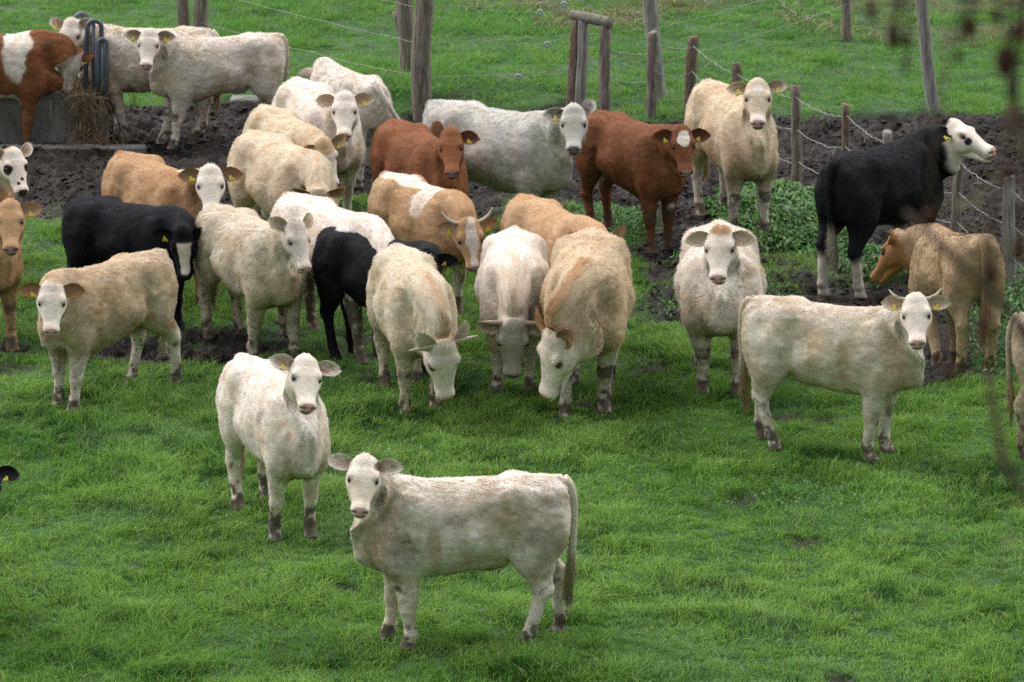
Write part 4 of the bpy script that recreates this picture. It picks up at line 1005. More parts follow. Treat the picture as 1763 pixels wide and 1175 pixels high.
for v_, q_, c_ in parts: Vs.append(v_); Qs.append(q_ + off); Cs.append(c_); off += len(v_)
o = make_mesh("hay", np.concatenate(Vs), np.concatenate(Qs), cols=np.concatenate(Cs), mat=M_HAY); o["kind"] = "stuff"; o["label"] = "brown hay spilling over the end of the concrete trough"; o["category"] = "hay"
rack = empty("feed_rack", (hx, yF + 0.2, 0.5)); tag_thing(rack, "blue grey feed rack of tall looped tubes standing in the concrete trough", "feed rack")
def at_px(px, py, yw):
    d = ray(px, py); t = yw / d[1]; return np.array([0, 0, CAM_H]) + d * t
for (xa, xb, top, bot, yy, sk) in ((131, 158, 24, 160, yF + 0.75, 0), (147, 171, 36, 158, yF + 0.15, 4), (168, 183, 68, 156, yF + 0.02, 2)):
    A, B = at_px(xa, bot, yy), at_px(xb, bot, yy); H_ = at_px(0, top, yy)[2]
    c = (A + B) / 2; hw = (B[0] - A[0]) / 2; th = np.linspace(0, np.pi, 13)
    arch = np.stack([c[0] + sk * 0.01 - hw * np.cos(th), c[1] + 0 * th, (H_ - hw * 1.0) + hw * np.sin(th)], -1)
    pts = np.vstack([[A - [0, 0, 0.15]], [[A[0] + sk * 0.004, A[1], (A[2] + H_) / 2]], arch, [[B[0] + sk * 0.006, B[1], (B[2] + H_) / 2]], [B - [0, 0, 0.15]]])
    v_, q_ = tube(pts, np.full(len(pts), 0.027), 10, up=(0, 1, 0.01)); child("loop", v_, q_, M_TUBE, rack)
    m_ = np.array([c[0] + sk * 0.008, c[1], H_ - 0.03]); v_, q_ = tube([np.array([c[0], c[1], A[2] - 0.15]), m_], [0.02, 0.02], 8, up=(0, 1, 0.01)); child("bar", v_, q_, M_TUBE, rack)
sl = ground_at(120, 262); V, T = box_geo((ground_at(-200, 262)[0], sl[1], -0.1), (ground_at(252, 262)[0], sl[1] + 0.16, 0.055), 0.02)
o = make_mesh("concrete_kerb", V, None, T, mat=M_CONC, smooth=False); o["kind"] = "structure"
sl = ground_at(425, 180); V, T = box_geo((ground_at(395, 180)[0], sl[1], -0.1), (ground_at(445, 180)[0], sl[1] + 0.3, 0.05), 0.02)
o = make_mesh("concrete_slab", V, None, T, mat=M_CONC, smooth=False); o["kind"] = "structure"
# ---------------------------------------------------------------- the herd
FIT = {
 'c01': dict(x=-5.681, y=51.887, yaw=-5.26, s=0.981, ny=53.88, np=-64.02, hy=5.85, hp=-1.44, hr=-0.61, fl=0, fr=-3.39, bl=0, br=0, hs=1.048, w=1, nl=1, pt=0),
 'c02': dict(x=-4.019, y=52.296, yaw=173.85, s=0.964, ny=59.85, np=-3.11, hy=23.04, hp=-13.97, hr=0.8, fl=-15.91, fr=1.88, bl=2.61, br=0, hs=1.004, w=1.05, nl=1, pt=0),
 'c03': dict(x=-3.227, y=51.948, yaw=196.06, s=0.94, ny=45.79, np=4.05, hy=24.48, hp=-12.23, hr=0.09, fl=9.56, fr=15.8, bl=0, br=0, hs=0.974, w=0.95, nl=1, pt=0),
 'c04': dict(x=-5.281, y=46.21, yaw=-64.8, s=0.967, ny=28, np=2.57, hy=-25.83, hp=-16.32, hr=-1.04, fl=0, fr=-0.64, bl=0, br=0, hs=0.971, w=0.95, nl=1, pt=0),
 'c05': dict(x=-5.019, y=43.476, yaw=-57.7, s=1.049, ny=-6.27, np=7.02, hy=-23.33, hp=-12, hr=-0.89, fl=2.84, fr=0, bl=0, br=0, hs=0.983, w=0.95, nl=1, pt=0),
 'c06': dict(x=-3.361, y=45.044, yaw=-56.58, s=1.036, ny=6.01, np=3.57, hy=-38.16, hp=-11.59, hr=-1.65, fl=0, fr=8.32, bl=0, br=0, hs=0.961, w=0.95, nl=1, pt=0),
 'c07': dict(x=-3.557, y=44.031, yaw=-33.76, s=0.924, ny=-57.41, np=-39.04, hy=3.53, hp=1.84, hr=0.53, fl=0, fr=10.45, bl=0, br=0, hs=1.079, w=1, nl=1, pt=0),
 'c08': dict(x=-3.615, y=41.466, yaw=229.6, s=0.969, ny=49.53, np=-22.44, hy=-5.05, hp=9.11, hr=-0.3, fl=9.57, fr=0.74, bl=-20.49, br=11.68, hs=1.001, w=1.02, nl=1, pt=0),
 'c09': dict(x=-2.393, y=43.117, yaw=-58.59, s=0.976, ny=-5.72, np=8.69, hy=2.53, hp=-26.09, hr=-0.64, fl=9.62, fr=-14.04, bl=6.21, br=-3.49, hs=0.989, w=1.05, nl=1, pt=0),
 'c10': dict(x=-1.985, y=48.41, yaw=-69.83, s=1.042, ny=-2.52, np=4.97, hy=-19.87, hp=-12.1, hr=-1.36, fl=0, fr=0, bl=0, br=0, hs=0.977, w=1.1, nl=1, pt=0),
 'c11': dict(x=-1.751, y=50.289, yaw=118.37, s=0.92, ny=-30, np=-61.72, hy=0, hp=53.28, hr=0, fl=0, fr=0, bl=0, br=16.1, hs=1, w=0.98, nl=1, pt=0),
 'c12': dict(x=-2.234, y=47.308, yaw=-66.54, s=1.009, ny=-4.3, np=-29.14, hy=10.93, hp=2.45, hr=0.95, fl=0, fr=0, bl=0, br=0, hs=0.991, w=0.95, nl=1, pt=0),
 'c13': dict(x=-2.22, y=46.119, yaw=-59.56, s=1.015, ny=-27.53, np=-67.44, hy=0.52, hp=6.87, hr=0.1, fl=0, fr=0, bl=0, br=0, hs=1, w=1.1, nl=1, pt=0),
 'c14': dict(x=-1.631, y=43.263, yaw=-53.91, s=1.041, ny=-23.46, np=-54.07, hy=-1.69, hp=-36.25, hr=0.07, fl=0, fr=13.25, bl=0, br=0, hs=1, w=1, nl=1, pt=0),
 'c15': dict(x=-1.178, y=42.547, yaw=-46.01, s=0.963, ny=-47.42, np=-12.13, hy=-3.12, hp=-24.16, hr=0.2, fl=0, fr=0, bl=-0.17, br=8.16, hs=1, w=1, nl=1, pt=0),
 'c16': dict(x=-0.875, y=41.29, yaw=-77.66, s=1.011, ny=15.77, np=-107.92, hy=6.23, hp=54.02, hr=2.35, fl=-19.12, fr=-4.89, bl=0, br=4.43, hs=1.156, w=1.06, nl=1.32, pt=0),
 'c17': dict(x=-0.819, y=44.73, yaw=-55.57, s=0.943, ny=-23.15, np=-60.47, hy=2.96, hp=36.16, hr=0.61, fl=-8.46, fr=0, bl=0, br=0, hs=1.059, w=1, nl=1, pt=0),
 'c18': dict(x=-0.902, y=46.686, yaw=-66.12, s=1.001, ny=-10.25, np=16.22, hy=-15.38, hp=-22.55, hr=-1.89, fl=0, fr=0, bl=0, br=0, hs=1.009, w=1.05, nl=1, pt=0),
 'c19': dict(x=-0.125, y=47.296, yaw=-35.08, s=1.086, ny=-19.52, np=2.33, hy=-37.41, hp=-5.3, hr=-1.4, fl=0, fr=0, bl=0, br=0, hs=0.96, w=1, nl=1, pt=0),
 'c20': dict(x=0.017, y=42.136, yaw=-90.33, s=0.977, ny=0.1, np=-109.72, hy=-1.31, hp=55.99, hr=-0.23, fl=-6.51, fr=-6.47, bl=0, br=0, hs=1.165, w=1.1, nl=1.32, pt=0),
 'c21': dict(x=0.411, y=43.519, yaw=-63.13, s=0.978, ny=-10.74, np=-22.47, hy=-0.71, hp=-28.63, hr=0.04, fl=0, fr=0, bl=0, br=0, hs=1, w=1, nl=1, pt=0),
 'c22': dict(x=0.668, y=41.322, yaw=-94.01, s=1.105, ny=-56.2, np=-114.82, hy=-10.66, hp=70.7, hr=2.1, fl=-17.49, fr=0, bl=0, br=0, hs=1.167, w=1.12, nl=1.32, pt=0),
 'c23': dict(x=1.21, y=47.377, yaw=-53.72, s=0.982, ny=-20.55, np=-8.26, hy=-4.79, hp=-5.3, hr=0.79, fl=-3.01, fr=6.26, bl=0, br=14.31, hs=1.041, w=0.95, nl=1, pt=0),
 'c24': dict(x=2.251, y=48.056, yaw=-72.42, s=1.078, ny=-18.9, np=41.65, hy=-0.94, hp=-44.82, hr=0.06, fl=1.13, fr=-0.25, bl=-1.26, br=10.42, hs=0.974, w=0.95, nl=1, pt=0),
 'c25': dict(x=1.867, y=42.041, yaw=-91.27, s=1.029, ny=-5.3, np=42.16, hy=-4.19, hp=-47.93, hr=0.2, fl=1.92, fr=-6.98, bl=0, br=0, hs=1.007, w=1.2, nl=1, pt=0),
 'c26': dict(x=3.596, y=45.605, yaw=50.28, s=1.094, ny=-105.22, np=0.31, hy=20.26, hp=17.87, hr=-0.64, fl=0, fr=0, bl=-9.62, br=4.9, hs=1.028, w=1, nl=1, pt=0),
 'c27': dict(x=4.061, y=42.891, yaw=103.62, s=1.022, ny=46.17, np=-39.17, hy=3, hp=23.21, hr=0.32, fl=-36.07, fr=0, bl=-3.15, br=6.54, hs=1.065, w=1, nl=1, pt=10),
 'c28': dict(x=2.743, y=39.797, yaw=-23.73, s=1.014, ny=-56.03, np=15.91, hy=-15.89, hp=-19.28, hr=-1.82, fl=-2.53, fr=-6.03, bl=-12.29, br=12.33, hs=0.954, w=0.95, nl=1, pt=0),
 'c29': dict(x=5.017, y=39.556, yaw=-13.32, s=0.977, ny=0, np=16.43, hy=0, hp=-23.57, hr=0, fl=0, fr=0, bl=0, br=-7.48, hs=1, w=0.95, nl=1, pt=0),
 'c30': dict(x=-1.909, y=37.551, yaw=-65.79, s=1.008, ny=-16.14, np=57.58, hy=10.8, hp=-58.1, hr=-0.1, fl=-8.88, fr=-8.73, bl=-4.38, br=14.29, hs=0.957, w=0.95, nl=1, pt=0),
 'c31': dict(x=-0.382, y=34.589, yaw=185.52, s=1.019, ny=72.6, np=25.03, hy=11.74, hp=-26.62, hr=0.66, fl=-4.39, fr=6.55, bl=13.35, br=-16.74, hs=0.947, w=0.95, nl=1, pt=0),
 'c32': dict(x=-4.724, y=35.05, yaw=-35.07, s=1.015, ny=12.4, np=-4.73, hy=-53.61, hp=4.1, hr=-3.91, fl=0, fr=10.12, bl=0, br=0, hs=0.912, w=0.95, nl=1, pt=0),
}
BR_ = np.array([.46, .33, .22]); DK_ = np.array([.20, .165, .13])
EB = np.array([0.03, 0.022, 0.018]); EO = np.array([0.42, 0.26, 0.17]); ET = np.array([0.26, 0.17, 0.10]); GREYNOSE = np.array([0.16, 0.135, 0.135])
def coat(base, tone, mix=0.4, **k): d = dict(base=base, tone=tone, mix=mix); d.update(k); return d
SPEC = {
 'c01': ("chestnut and white cow reaching into the concrete trough", coat(RED * 1.15, RED * 0.8, 0.4, head=WHITE, ear=RED, earin=RED * .6, crest=0, patches=[((0.30, 0, 1.15), (0.16, 0.5, 0.42), WHITE, 0.06), ((0.1, 0, 0.5), (0.35, 0.3, 0.16), WHITE, 0.1), ((0.44, 0.2, 0.2), (0.2, 0.15, 0.18), WHITE, 0.15)], ears=((12, 10), (12, 10)), dirt=.2, throat=0, tags=(1, 1))),
 'c02': ("white cow with its face behind the blue grey rack loops", coat(WHITE, CREAM, 0.5, ear=WHITE, earin=EO * .8, hair=.03, ears=((20, 0), (20, 0)), tags=(0, 1))),
 'c03': ("dirty white cow standing side on by the trough, facing out with a black streaked tail", coat(WHITE * .95, CREAM, 0.55, ear=np.array([.45, .38, .3]), earin=EO * .6, dirt=.9, hair=.028, switch=WHITE * .8, ears=((8, 10), (8, 10)))),
 'c04': ("white faced cow with black eye patches at the left edge", coat(GINGER, CREAM, 0.4, head=WHITE, nose=EB * 1.6, ear=WHITE, earin=ET, face_patches=[(.17, .10, .03, .05, EB), (.175, -.10, .03, .062, EB), (.30, .02, .05, .022, EB), (.34, -.03, .04, .02, EB)], ears=((40, 10), (40, 10)), tags=(0, 0))),
 'c05': ("tan cow cut off by the left edge, one ear with a yellow tag", coat(TAN, GINGER, 0.5, crest=0, nose=PINK * .6, ear=TAN, earin=EO * .7, dirt=.4)),
 'c06': ("ginger cow with a clean white face behind the black calf", coat(TAN * 1.05, GINGER, 0.5, head=WHITE, ear=GINGER * .8, earin=EO * .5, crest=0, dirt=.3, patches=[((0.45, 0, 1.28), (0.12, 0.05, 0.07), WHITE, .2)])),
 'c07': ("small black cow with a white blaze and lowered head", coat(BLACK, BLACK * 1.6, 0.4, head=WHITE, face='blaze', bw=.088, b0=.10, b1=.42, nose=EB * .6, ear=BLACK, earin=BLACK, dirt=0.05, mud=.35, throat=0, switch=BLACK, lid=BLACK, hair=.03)),
 'c08': ("stocky fawn cow with white face and tan ears striding at the left", coat(np.array([.48, .36, .24]), np.array([.62, .53, .42]), 0.5, throat=.1, crest=.5, head=WHITE, legs=WHITE * .9, legz=.52, soil=.8, patches=[((.64, 0, .60), (.2, .18, .10), WHITE, .2), ((-.1, 0, .5), (.4, .25, .14), WHITE * .9, .3)], ear=GINGER, earin=EO * .6, dirt=.5, knee=1, switch=WHITE * .85, tags=(0, 1))),
 'c09': ("shaggy cream cow looking down to the right beside the black rump", coat(np.array([.60, .52, .41]), np.array([.50, .39, .25]), 0.45, hair=.04, curl=.7, crest=.2, head=WHITE * .93, dirt=.8, ear=CREAM, earin=ET, ears=((45, 15), (45, 15)), tags=(0, 0))),
 'c10': ("white cow with pink nose looking over the herd in front of another white rump", coat(WHITE, SAND, 0.35, ear=CREAM, earin=EO * .9, head=WHITE, dirt=.2, ears=((12, 10), (6, 10)), tags=(1, 0))),
 'c11': ("white cow turned away with its tail swung out to the right", coat(WHITE, WHITE * .9, 0.3, dirt=.25, tail=(-34, 6), switch=WHITE * .9)),
 'c12': ("cream cow with tan forehead bowing its face to the right", coat(CREAM, SAND, 0.5, head=WHITE * .95, crest=.5, dirt=.2, ear=SAND, earin=ET, face_patches=[(.03, 0, .08, .11, SAND)], ears=((14, 5), (-8, 5)), tags=(1, 0))),
 'c13': ("broad cream cow with its head dropped behind a white back", coat(np.array([.60, .50, .37]), SAND, 0.4, crest=.6, dirt=.3, ear=SAND, earin=ET, ears=((28, -15), (28, -15)), tags=(0, 0))),
 'c14': ("white cow mostly hidden behind the black rump, only its back and an ear showing", coat(WHITE, WHITE * .9, 0.3, dirt=.2, earin=WHITE * .85, ears=((60, 10), (-50, 30)), tags=(0, 0), mudz=.6)),
 'c15': ("black cow seen from behind with a yellow tag in its drooping ear", coat(BLACK, BLACK * 1.6, 0.4, ear=BLACK, earin=BLACK, dirt=0.05, mud=.3, throat=0, switch=BLACK, nose=EB, lid=BLACK, ears=((-6, 20), (-6, 20)))),
 'c16': ("cream horned cow grazing with a ginger ridge of hair down its neck", coat(np.array([.62, .53, .40]), CREAM * .9, 0.4, crest=.95, crestc=TAN, head=WHITE * .95, dirt=.2, ear=WHITE, earin=np.array([.5, .42, .36]), horn=(.22, .03, .0, 0), ears=((62, -8), (58, -8)), tags=(0, 0), hair=.032)),
 'c17': ("tan and white horned cow with a white saddle and blaze", coat(TAN * 1.05, SAND, 0.5, head=WHITE, face='blaze', bw=.082, b0=-.06, b1=.6, horn=(.17, .9, .3, 0), ear=TAN, earin=EO, dirt=.2, crest=.3, crestc=GINGER, patches=[((.20, 0, 1.25), (.13, .5, .30), WHITE, .08), ((-.35, 0, 1.3), (.55, .16, .13), WHITE, .15), ((.44, .15, .3), (.3, .3, .36), WHITE, .1)], ears=((10, 25), (10, 25)))),
 'c18': ("red brown cow with one ear pricked up in front of the big grey cow", coat(RED * 1.25, RED * .8, 0.6, soil=.7, nose=PINK * .5, ear=RED, earin=RED * .5, crest=0, dirt=0.05, throat=0, ears=((-2, 15), (70, 5)), tags=(1, 0), lid=RED * .4)),
 'c19': ("large pale grey cow standing side on with a grey nose and one ear raised", coat(GREY * 1.12, GREY * .85, 0.55, nose=GREYNOSE, ear=GREY, earin=EB * 3, dirt=.5, folds=1.6, hair=.028, ears=((60, 10), (4, 10)), tags=(0, 1), face_patches=[(.1, .0, .07, .10, GREY * .8)])),
 'c20': ("white horned cow grazing head on between the two cream grazers", coat(WHITE, WHITE * .88, 0.4, crest=.6, crestc=SAND, dirt=.25, nose=GREYNOSE * 1.4, head=GREY * .95, ear=WHITE, earin=ET, horn=(.19, .03, .1, 0), ears=((-4, 15), (-4, 15)), tags=(0, 0))),
 'c21': ("tan cow half hidden behind the two middle grazers, one ear showing", coat(TAN * 1.1, SAND, 0.45, crest=.4, dirt=.1, ear=TAN, earin=EO, tags=(0, 0), ears=((30, 10), (20, 10)))),
 'c22': ("curly cream cow with tan neck grazing and turned to the left", coat(np.array([.56, .43, .29]), np.array([.49, .33, .18]), 0.5, crest=1, crestc=TAN, head=WHITE, legs=WHITE * .9, legz=.55, dirt=.25, hair=.038, curl=.65, ear=TAN, earin=EO * .7, ears=((55, -12), (50, -12)), tags=(0, 0), lid=PINK * .6)),
 'c23': ("dark red cow with a small white star on its forehead", coat(RED * 1.05, RED * .65, 0.6, soil=.7, head=WHITE, face='star', ear=RED, earin=RED * .45, nose=PINK * .75, crest=0, dirt=0.1, throat=0, lid=RED * .4, patches=[((.60, .05, .42), (.12, .14, .10), WHITE, .1), ((-.25, 0, .48), (.25, .2, .08), WHITE, .15)], ears=((-4, 8), (-4, 8)))),
 'c24': ("tall cream cow looking straight out in front of the round fence posts", coat(np.array([.60, .49, .35]), SAND, 0.45, crest=.3, head=CREAM * 1.02, ear=CREAM, earin=ET, dirt=.3, face_patches=[(.08, 0, .09, .05, WHITE), (.40, 0, -.02, .09, WHITE)], legs=WHITE * .85, legz=.45, ears=((22, 15), (8, 15)), throat=.8)),
 'c25': ("broad shaggy white cow with drooping furry ears facing straight on", coat(WHITE * .97, CREAM * .85, 0.55, hair=.042, curl=.6, head=WHITE * .95, face_patches=[(-.02, 0, .07, .09, TAN)], ear=CREAM, earin=np.array([.40, .30, .22]), dirt=.5, throat=1, ears=((-12, 0), (-12, 0)), tags=(0, 0))),
 'c26': ("black cow with a white head seen from behind, looking right", coat(BLACK, BLACK * 1.5, 0.4, head=WHITE, face='full', face_patches=[(.225, -.095, .015, .040, BLACK), (.225, .095, .015, .040, BLACK)], ear=BLACK, earin=BLACK, dirt=0.06, mud=.5, throat=0, legs=WHITE * .8, legz=.40, knee=.3, hair=.014, curl=.15, switch=WHITE * .6, tail=(0, -5), ears=((15, 30), (15, 30)), lid=PINK)),
 'c27': ("horned tan cow seen from behind with its head turned left", coat(np.array([.40, .29, .18]), np.array([.33, .21, .12]), 0.5, crest=.8, crestc=GINGER * .9, head=GINGER * .9, ear=GINGER, earin=EO, horn=(.10, .3, 1.2, 1), hair=.014, curl=.15, ears=((25, 5), (25, 5)), dirt=.8, nose=PINK * .6, switch=TAN * .7, patches=[((-.92, .13, 1.08), (.12, .07, .10), MUD, .25), ((-.92, -.13, 1.08), (.12, .07, .10), MUD, .25)])),
 'c28': ("white horned heifer standing side on at the right with two yellow ear tags", coat(WHITE, CREAM * .85, 0.7, ear=CREAM, earin=EO * .9, head=WHITE, patches=[((.62, -.1, .86), (.10, .3, .26), BR_ * 1.2, .5), ((.20, -.25, .86), (.07, .2, .20), BR_ * 1.15, .6), ((-.05, -.25, 1.0), (.13, .2, .12), BR_ * 1.3, .6), ((-.78, -.2, 1.0), (.10, .2, .22), np.array([.36, .32, .2]), .5)], horn=(.16, .75, .35, 0), dirt=.45, switch=SAND * .9, ears=((6, 10), (12, 10)))),
 'c29': ("rear end of a fawn cow cut off by the right edge", coat(np.array([.42, .34, .24]), SAND * .7, 0.4, dirt=.8, switch=SAND * .6)),
 'c30': ("white cow standing head on with muddy knees, left of the nearest cow", coat(WHITE * 1.06, np.array([.52, .46, .38]), 0.45, patches=[((.60, .12, .80), (.08, .06, .22), BR_ * 1.1, .4), ((.60, -.12, .80), (.08, .06, .22), BR_ * 1.1, .4), ((.3, -.25, 1.02), (.06, .2, .06), DK_, .5), ((-.55, -.2, 1.15), (.10, .15, .09), BR_ * 1.2, .5)], ear=WHITE, earin=EO * .7, dirt=.35, mudz=.26, throat=.35, ears=((4, 8), (16, 5)), tags=(0, 1))),
 'c31': ("nearest cow, a white heifer standing side on and looking out with a pink nose", coat(WHITE * 1.06, np.array([.50, .41, .31]), 0.65, ear=WHITE, earin=EO * .8, nose=PINK * 1.15, dirt=.75, throat=.9, tail=(0, 0), switch=np.array([.4, .33, .22]), face_patches=[(.05, .10, .03, .05, DIRT * .7)], patches=[((-.60, .2, .84), (.17, .2, .17), np.array([.33, .25, .18]), .5), ((.62, .1, .92), (.16, .3, .26), BR_, .5), ((.22, .25, .80), (.05, .2, .22), BR_, .5), ((.44, .2, .78), (.12, .2, .14), DK_ * 1.6, .6), ((.05, .25, 1.02), (.09, .2, .05), DK_ * 1.3, .6), ((-.68, .2, 1.12), (.09, .2, .05), DK_ * 1.3, .6), ((-.3, .25, 1.0), (.12, .2, .10), BR_ * 1.1, .6), ((.5, .15, .5), (.03, .1, .03), MUD, .3)], ears=((8, 5), (14, 5)), tags=(0, 0))),
 'c32': ("black cow almost out of frame at the left edge, only an ear showing", coat(BLACK, BLACK * 1.6, 0.4, ear=BLACK, earin=BLACK, nose=EB, lid=BLACK, dirt=0, throat=0, mud=.3)),
}
BIG = ('c31', 'c30', 'c28', 'c25', 'c08', 'c16', 'c20', 'c22', 'c09')
HID = ('c32', 'c29', 'c04', 'c05', 'c01', 'c14', 'c21', 'c11', 'c13')
for k, name in enumerate(sorted(SPEC)):
    lab, sp = SPEC[name]; q = dict(P0); q.update(FIT[name])
    q['bl'] *= 0.75; q['br'] *= 0.75
    make_cow(k, q, sp, lab, 90000 if name in BIG else (30000 if name in HID else 62000))
    f = pose(np.array([KEYS[a] for a in ('fl', 'fr', 'bl', 'br')]), q); HOOVES += [tuple(p[:2]) for p in f]
# ---------------------------------------------------------------- turf, weeds, foreground shrub
grass("meadow_grass", 680000, 33.0, 46.5, 1.0, 0.0036, 2, "lush green pasture grass in soft tussocks around the cows")
grass("far_grass", 470000, 46.5, 64.0, 1.0, 0.0062, 1, "short bright green grass of the field beyond the mud")
# nettles and dock under the fence
def weeds(n, poly, hmax, leaf, colr, seed):
    P = W2(poly); lo, hi = P.min(0) - .2, P.max(0) + .2
    x = lo[0] + (hi[0] - lo[0]) * rng.random(n); y = lo[1] + (hi[1] - lo[1]) * rng.random(n)
    k = poly_mask(x, y, poly, 0.12, 0.25, seed) > 0.5; x, y = x[k], y[k]; n = len(x)
    m = poly_mask(x, y, poly, 0.6, 0.2, seed); H = hmax * (0.25 + 0.75 * m) * (0.6 + 0.5 * (noise2(x, y, 2.5, seed + 2, 2) + 0.5))
    z = np.maximum(H, 0.06) * np.sqrt(rng.random(n)) + ground_z(x, y)
    a = rng.random(n) * 6.283; D = np.stack([np.cos(a), np.sin(a) - 0.35, -0.25 + 0.5 * rng.normal(size=n)], -1)
    s = leaf * (0.6 + 0.8 * rng.random(n))
    col = colr * (0.65 + 0.75 * rng.random(n))[:, None] * np.array([1, 1, 1]); col = mixc(col, np.array([.17, .26, .07]), (rng.random(n) > .9) * .7)
    return cards("", np.stack([x, y, z], -1), D, s, 0.45, col, None, 0.55, 0.5)
sets = [weeds(30000, [(1215, 360), (1240, 325), (1300, 308), (1380, 318), (1420, 345), (1500, 430), (1500, 470), (1400, 440), (1320, 425), (1225, 392)], 0.18, 0.064, np.array([0.085, 0.20, 0.045]), 201),
        weeds(9000, [(1440, 415), (1500, 425), (1570, 470), (1540, 500), (1460, 470)], 0.26, 0.055, np.array([0.065, 0.17, 0.035]), 205),
        weeds(5000, [(985, 350), (1120, 365), (1110, 415), (1020, 420)], 0.12, 0.035, np.array([0.07, 0.19, 0.04]), 209),
        weeds(6000, [(1660, 540), (1790, 460), (1860, 520), (1790, 680), (1670, 640)], 0.22, 0.05, np.array([0.06, 0.16, 0.035]), 213),
        weeds(2500, [(1130, 470), (1180, 440), (1330, 490), (1350, 560), (1160, 570)], 0.10, 0.035, np.array([0.08, 0.2, 0.04]), 217),
        weeds(2600, [(1200, 850), (1330, 815), (1560, 860), (1500, 930), (1330, 900)], 0.09, 0.03, np.array([0.06, 0.17, 0.035]), 221)]
off = 0; Vs, Ts, Cs = [], [], []
for v_, t_, c_ in sets: Vs.append(v_); Ts.append(t_ + off); Cs.append(c_); off += len(v_)
o = make_mesh("weeds", np.concatenate(Vs), None, np.concatenate(Ts), cols=np.concatenate(Cs), mat=M_LEAF)
o["kind"] = "stuff"; o["label"] = "leafy green nettles and weeds along the fence and in the turf"; o["category"] = "weeds"
# trodden clods of mud
def clods(n):
    x, y = view_points(n, 40.5, 58.5); m = mud_amount(x, y)
    k = rng.random(n) < m ** 2 * (0.25 + 0.75 * sstep(noise2(x, y, 1.2, 301, 2), -0.4, 0.3)); x, y, m = x[k], y[k], m[k]; n = len(x)
    P = np.stack([x, y, ground_z(x, y, m)], -1)
    g = (1 + 5 ** .5) / 2
    I = np.array([(-1, g, 0), (1, g, 0), (-1, -g, 0), (1, -g, 0), (0, -1, g), (0, 1, g), (0, -1, -g), (0, 1, -g), (g, 0, -1), (g, 0, 1), (-g, 0, -1), (-g, 0, 1)]) / 1.9
    T = np.array([(0, 11, 5), (0, 5, 1), (0, 1, 7), (0, 7, 10), (0, 10, 11), (1, 5, 9), (5, 11, 4), (11, 10, 2), (10, 7, 6), (7, 1, 8), (3, 9, 4), (3, 4, 2), (3, 2, 6), (3, 6, 8), (3, 8, 9), (4, 9, 5), (2, 4, 11), (6, 2, 10), (8, 6, 7), (9, 8, 1)])
    r = ((0.006 + 0.020 * rng.random(n) ** 1.8) * np.where(y < 44, 0.5, 1.0))[:, None, None]
    V = P[:, None] + I[None] * r * (1 + 0.35 * rng.normal(size=(n, 12, 3))) * (np.array([1.25, 1.25, 0.75]) * (0.8 + 0.5 * rng.random((n, 1, 3))))
    T = (T[None] + np.arange(n)[:, None, None] * 12).reshape(-1, 3)
    c = mixc(np.tile(soil, (n, 1)), soil2 * 1.15, rng.random(n) ** 1.5)
    return V.reshape(-1, 3), T, np.repeat(c, 12, 0)
v_, t_, c_ = clods(110000)
o = make_mesh("mud_clods", v_, None, t_, cols=c_, mat=M_GROUND, smooth=False); o["kind"] = "stuff"; o["label"] = "dark clods of mud trodden up by the cattle"; o["category"] = "mud"
# dry tussocks of the far pasture
n = 26000; x, y = view_points(n, 56.5, 64); k = (poly_mask(x, y, TOPR, 0.8, 1.2, 71) * sstep(noise2(x, y, 0.8, 91, 3), -0.15, 0.15)) > rng.random(n); x, y = x[k], y[k]; n = len(x)
a = rng.random(n) * 6.283; D = np.stack([np.cos(a) * .6, np.sin(a) * .6, np.full(n, 1.0)], -1); s = 0.12 + 0.18 * rng.random(n)
col = mixc(np.tile([.30, .24, .17], (n, 1)), np.array([.16, .12, .09]), rng.random(n)); col = mixc(col, G_LIGHT, (rng.random(n) > .6) * 1.0)
v_, t_, c_ = cards("", np.stack([x, y, ground_z(x, y)], -1), D, s, .5, col, None, 0.035, 0.5)
o = make_mesh("dry_tussocks", v_, None, t_, cols=c_, mat=M_LEAF); o["kind"] = "stuff"; o["label"] = "brown dry grass tussocks along the top of the far field"; o["category"] = "grass"
# lone green tussock and clods
def stalk_at(px, py, dist):
    d = ray(px, py); t = dist / d[1]; return np.array([0, 0, CAM_H]) + d * t
# the shrub on the slope by the camera: bare twigs, brown cones and a few yellowing leaves, out of focus
SD = 7.2
M_TWIG = plain_mat("twig_bark", (0.085, 0.06, 0.045), 0.8, 0.2); M_CONE = plain_mat("dry_cone", (0.085, 0.040, 0.032), 0.9, 0.1, (60, (0.04, 0.02, 0.016), (1, 1, 1)))
rx = stalk_at(1900, 600, SD)[0]; zr = float(ground_z(np.array([rx]), np.array([SD]), None, False)[0])
shrub = empty("shrub", (rx, SD, zr)); tag_thing(shrub, "blurred bare shrub with brown cones hanging into the right edge, close to the viewer", "shrub")
root = np.array([rx, SD, zr])
main = [root, root + [0.02, 0, 0.8], stalk_at(1850, 1100, SD), stalk_at(1835, 700, SD), stalk_at(1805, 300, SD), stalk_at(1790, -120, SD), stalk_at(1740, -400, SD)]
v_, q_ = tube(spline(main, 30), np.interp(np.linspace(0, 1, 30), [0, 1], [0.022, 0.007]), 8, up=(1, 0, 0.01)); child("stem", v_, q_, M_TWIG, shrub)
TW = [((1835, 700), (1790, 620), (1745, 560)), ((1800, 350), (1770, 290), (1745, 200)), ((1795, 60), (1760, 40), (1728, 70)), ((1790, -100), (1720, -60), (1672, 10)), ((1760, -300), (1600, -120), (1540, 30)),
      ((1835, 640), (1700, 500), (1560, 365)), ((1845, 900), (1740, 820), (1700, 640)), ((1620, -100), (1400, -60), (1300, -20))]
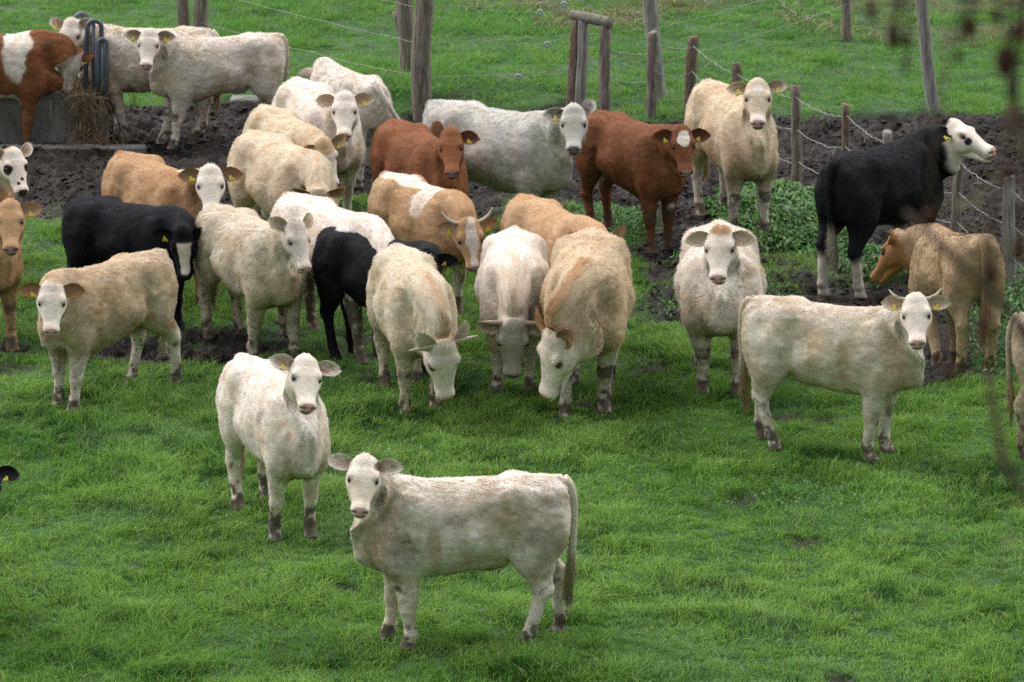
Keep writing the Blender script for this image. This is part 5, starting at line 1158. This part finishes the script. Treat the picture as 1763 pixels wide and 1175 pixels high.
for k, pts in enumerate(TW):
    dd = SD + 0.35 * (rng.random() - .5); P_ = spline([stalk_at(px, py, SD if i == 0 else dd) for i, (px, py) in enumerate(pts)], 12)
    v_, q_ = tube(P_, np.interp(np.linspace(0, 1, 12), [0, 1], [0.0075, 0.0045]), 6, up=(0.1, 1, 0.01)); child("twig", v_, q_, M_TWIG, shrub)
CO = [(1758, 60, 12, 40), (1716, 30, 10, 26), (1752, 430, 14, 40), (1690, 560, 10, 30), (1650, 100, 8, 24), (1500, 20, 9, 26), (1538, 62, 13, 42), (1561, 70, 11, 22), (1669, 46, 14, 38), (1731, 105, 20, 48), (1748, 205, 20, 34), (1741, 150, 9, 40), (1737, 300, 12, 30), (1706, 470, 12, 40), (1600, 372, 14, 22), (1636, 640, 13, 22), (1560, 110, 8, 22)]
for px, py, w, h in CO:
    c = stalk_at(px, py, SD); m = SD / FPX
    t = np.linspace(-1, 1, 9); v_, q_ = tube(c + np.stack([0 * t, 0 * t, t * h * 1.2 * m * .5], -1), w * 1.9 * m * .5 * np.sqrt(np.maximum(1 - t ** 2 * .9, .02)) * (1 + .12 * np.sin(t * 14)), 9, up=(1, 0, .01))
    child("cone", v_, q_, M_CONE, shrub)
    tw, tq = tube([c + [0, 0, h * m * .5], c + [0.004, 0.01, h * m * .5 + .10], c + [0.03, 0.03, h * m * .5 + .28]], [.0025, .0028, .003], 5, up=(1, 0, .01)); child("twig", tw, tq, M_TWIG, shrub)
lp = [(1700, 390), (1712, 420), (1690, 320), (1590, 8), (1583, 14), (1650, 360), (1620, 350), (1680, 250), (1745, 380), (1750, 640), (1720, 700), (1660, 480), (1700, 850), (1730, 930), (1745, 1010)]
lp = lp + [(1715 + 45 * math.cos(k * 2.4), 60 + k * 38) for k in range(26)]
P_ = np.array([stalk_at(px + 6 * rng.normal(), py + 6 * rng.normal(), SD + .1 * rng.normal()) for px, py in lp]); D = rng.normal(size=(len(P_), 3)) * [1, .6, 1]
v_, t_, c_ = cards("", P_, D, .010 + .012 * rng.random(len(P_)), .5, np.tile([.16, .15, .03], (len(P_), 1)) * (.6 + .6 * rng.random((len(P_), 1))), None, .6, .4)
o = child("leaves", v_, None, M_LEAF, shrub, tris=t_, cols=c_)

a_ = ground_at(-14, 846); b_ = at_px(2, 812, a_[1] - .05); c_ = at_px(34, 779, a_[1] - .1)
v_, q_ = tube(spline([a_, (a_ * .4 + b_ * .6), b_, c_], 14), np.interp(np.linspace(0, 1, 14), [0, 1], [.004, .002]), 6, up=(0, 1, .01))
o = make_mesh("dry_stalk", v_, q_, mat=plain_mat("straw", (.45, .36, .2), .7, .2), origin=a_); tag_thing(o, "dry straw stalk arching above the black ear at the left edge", "stalk")
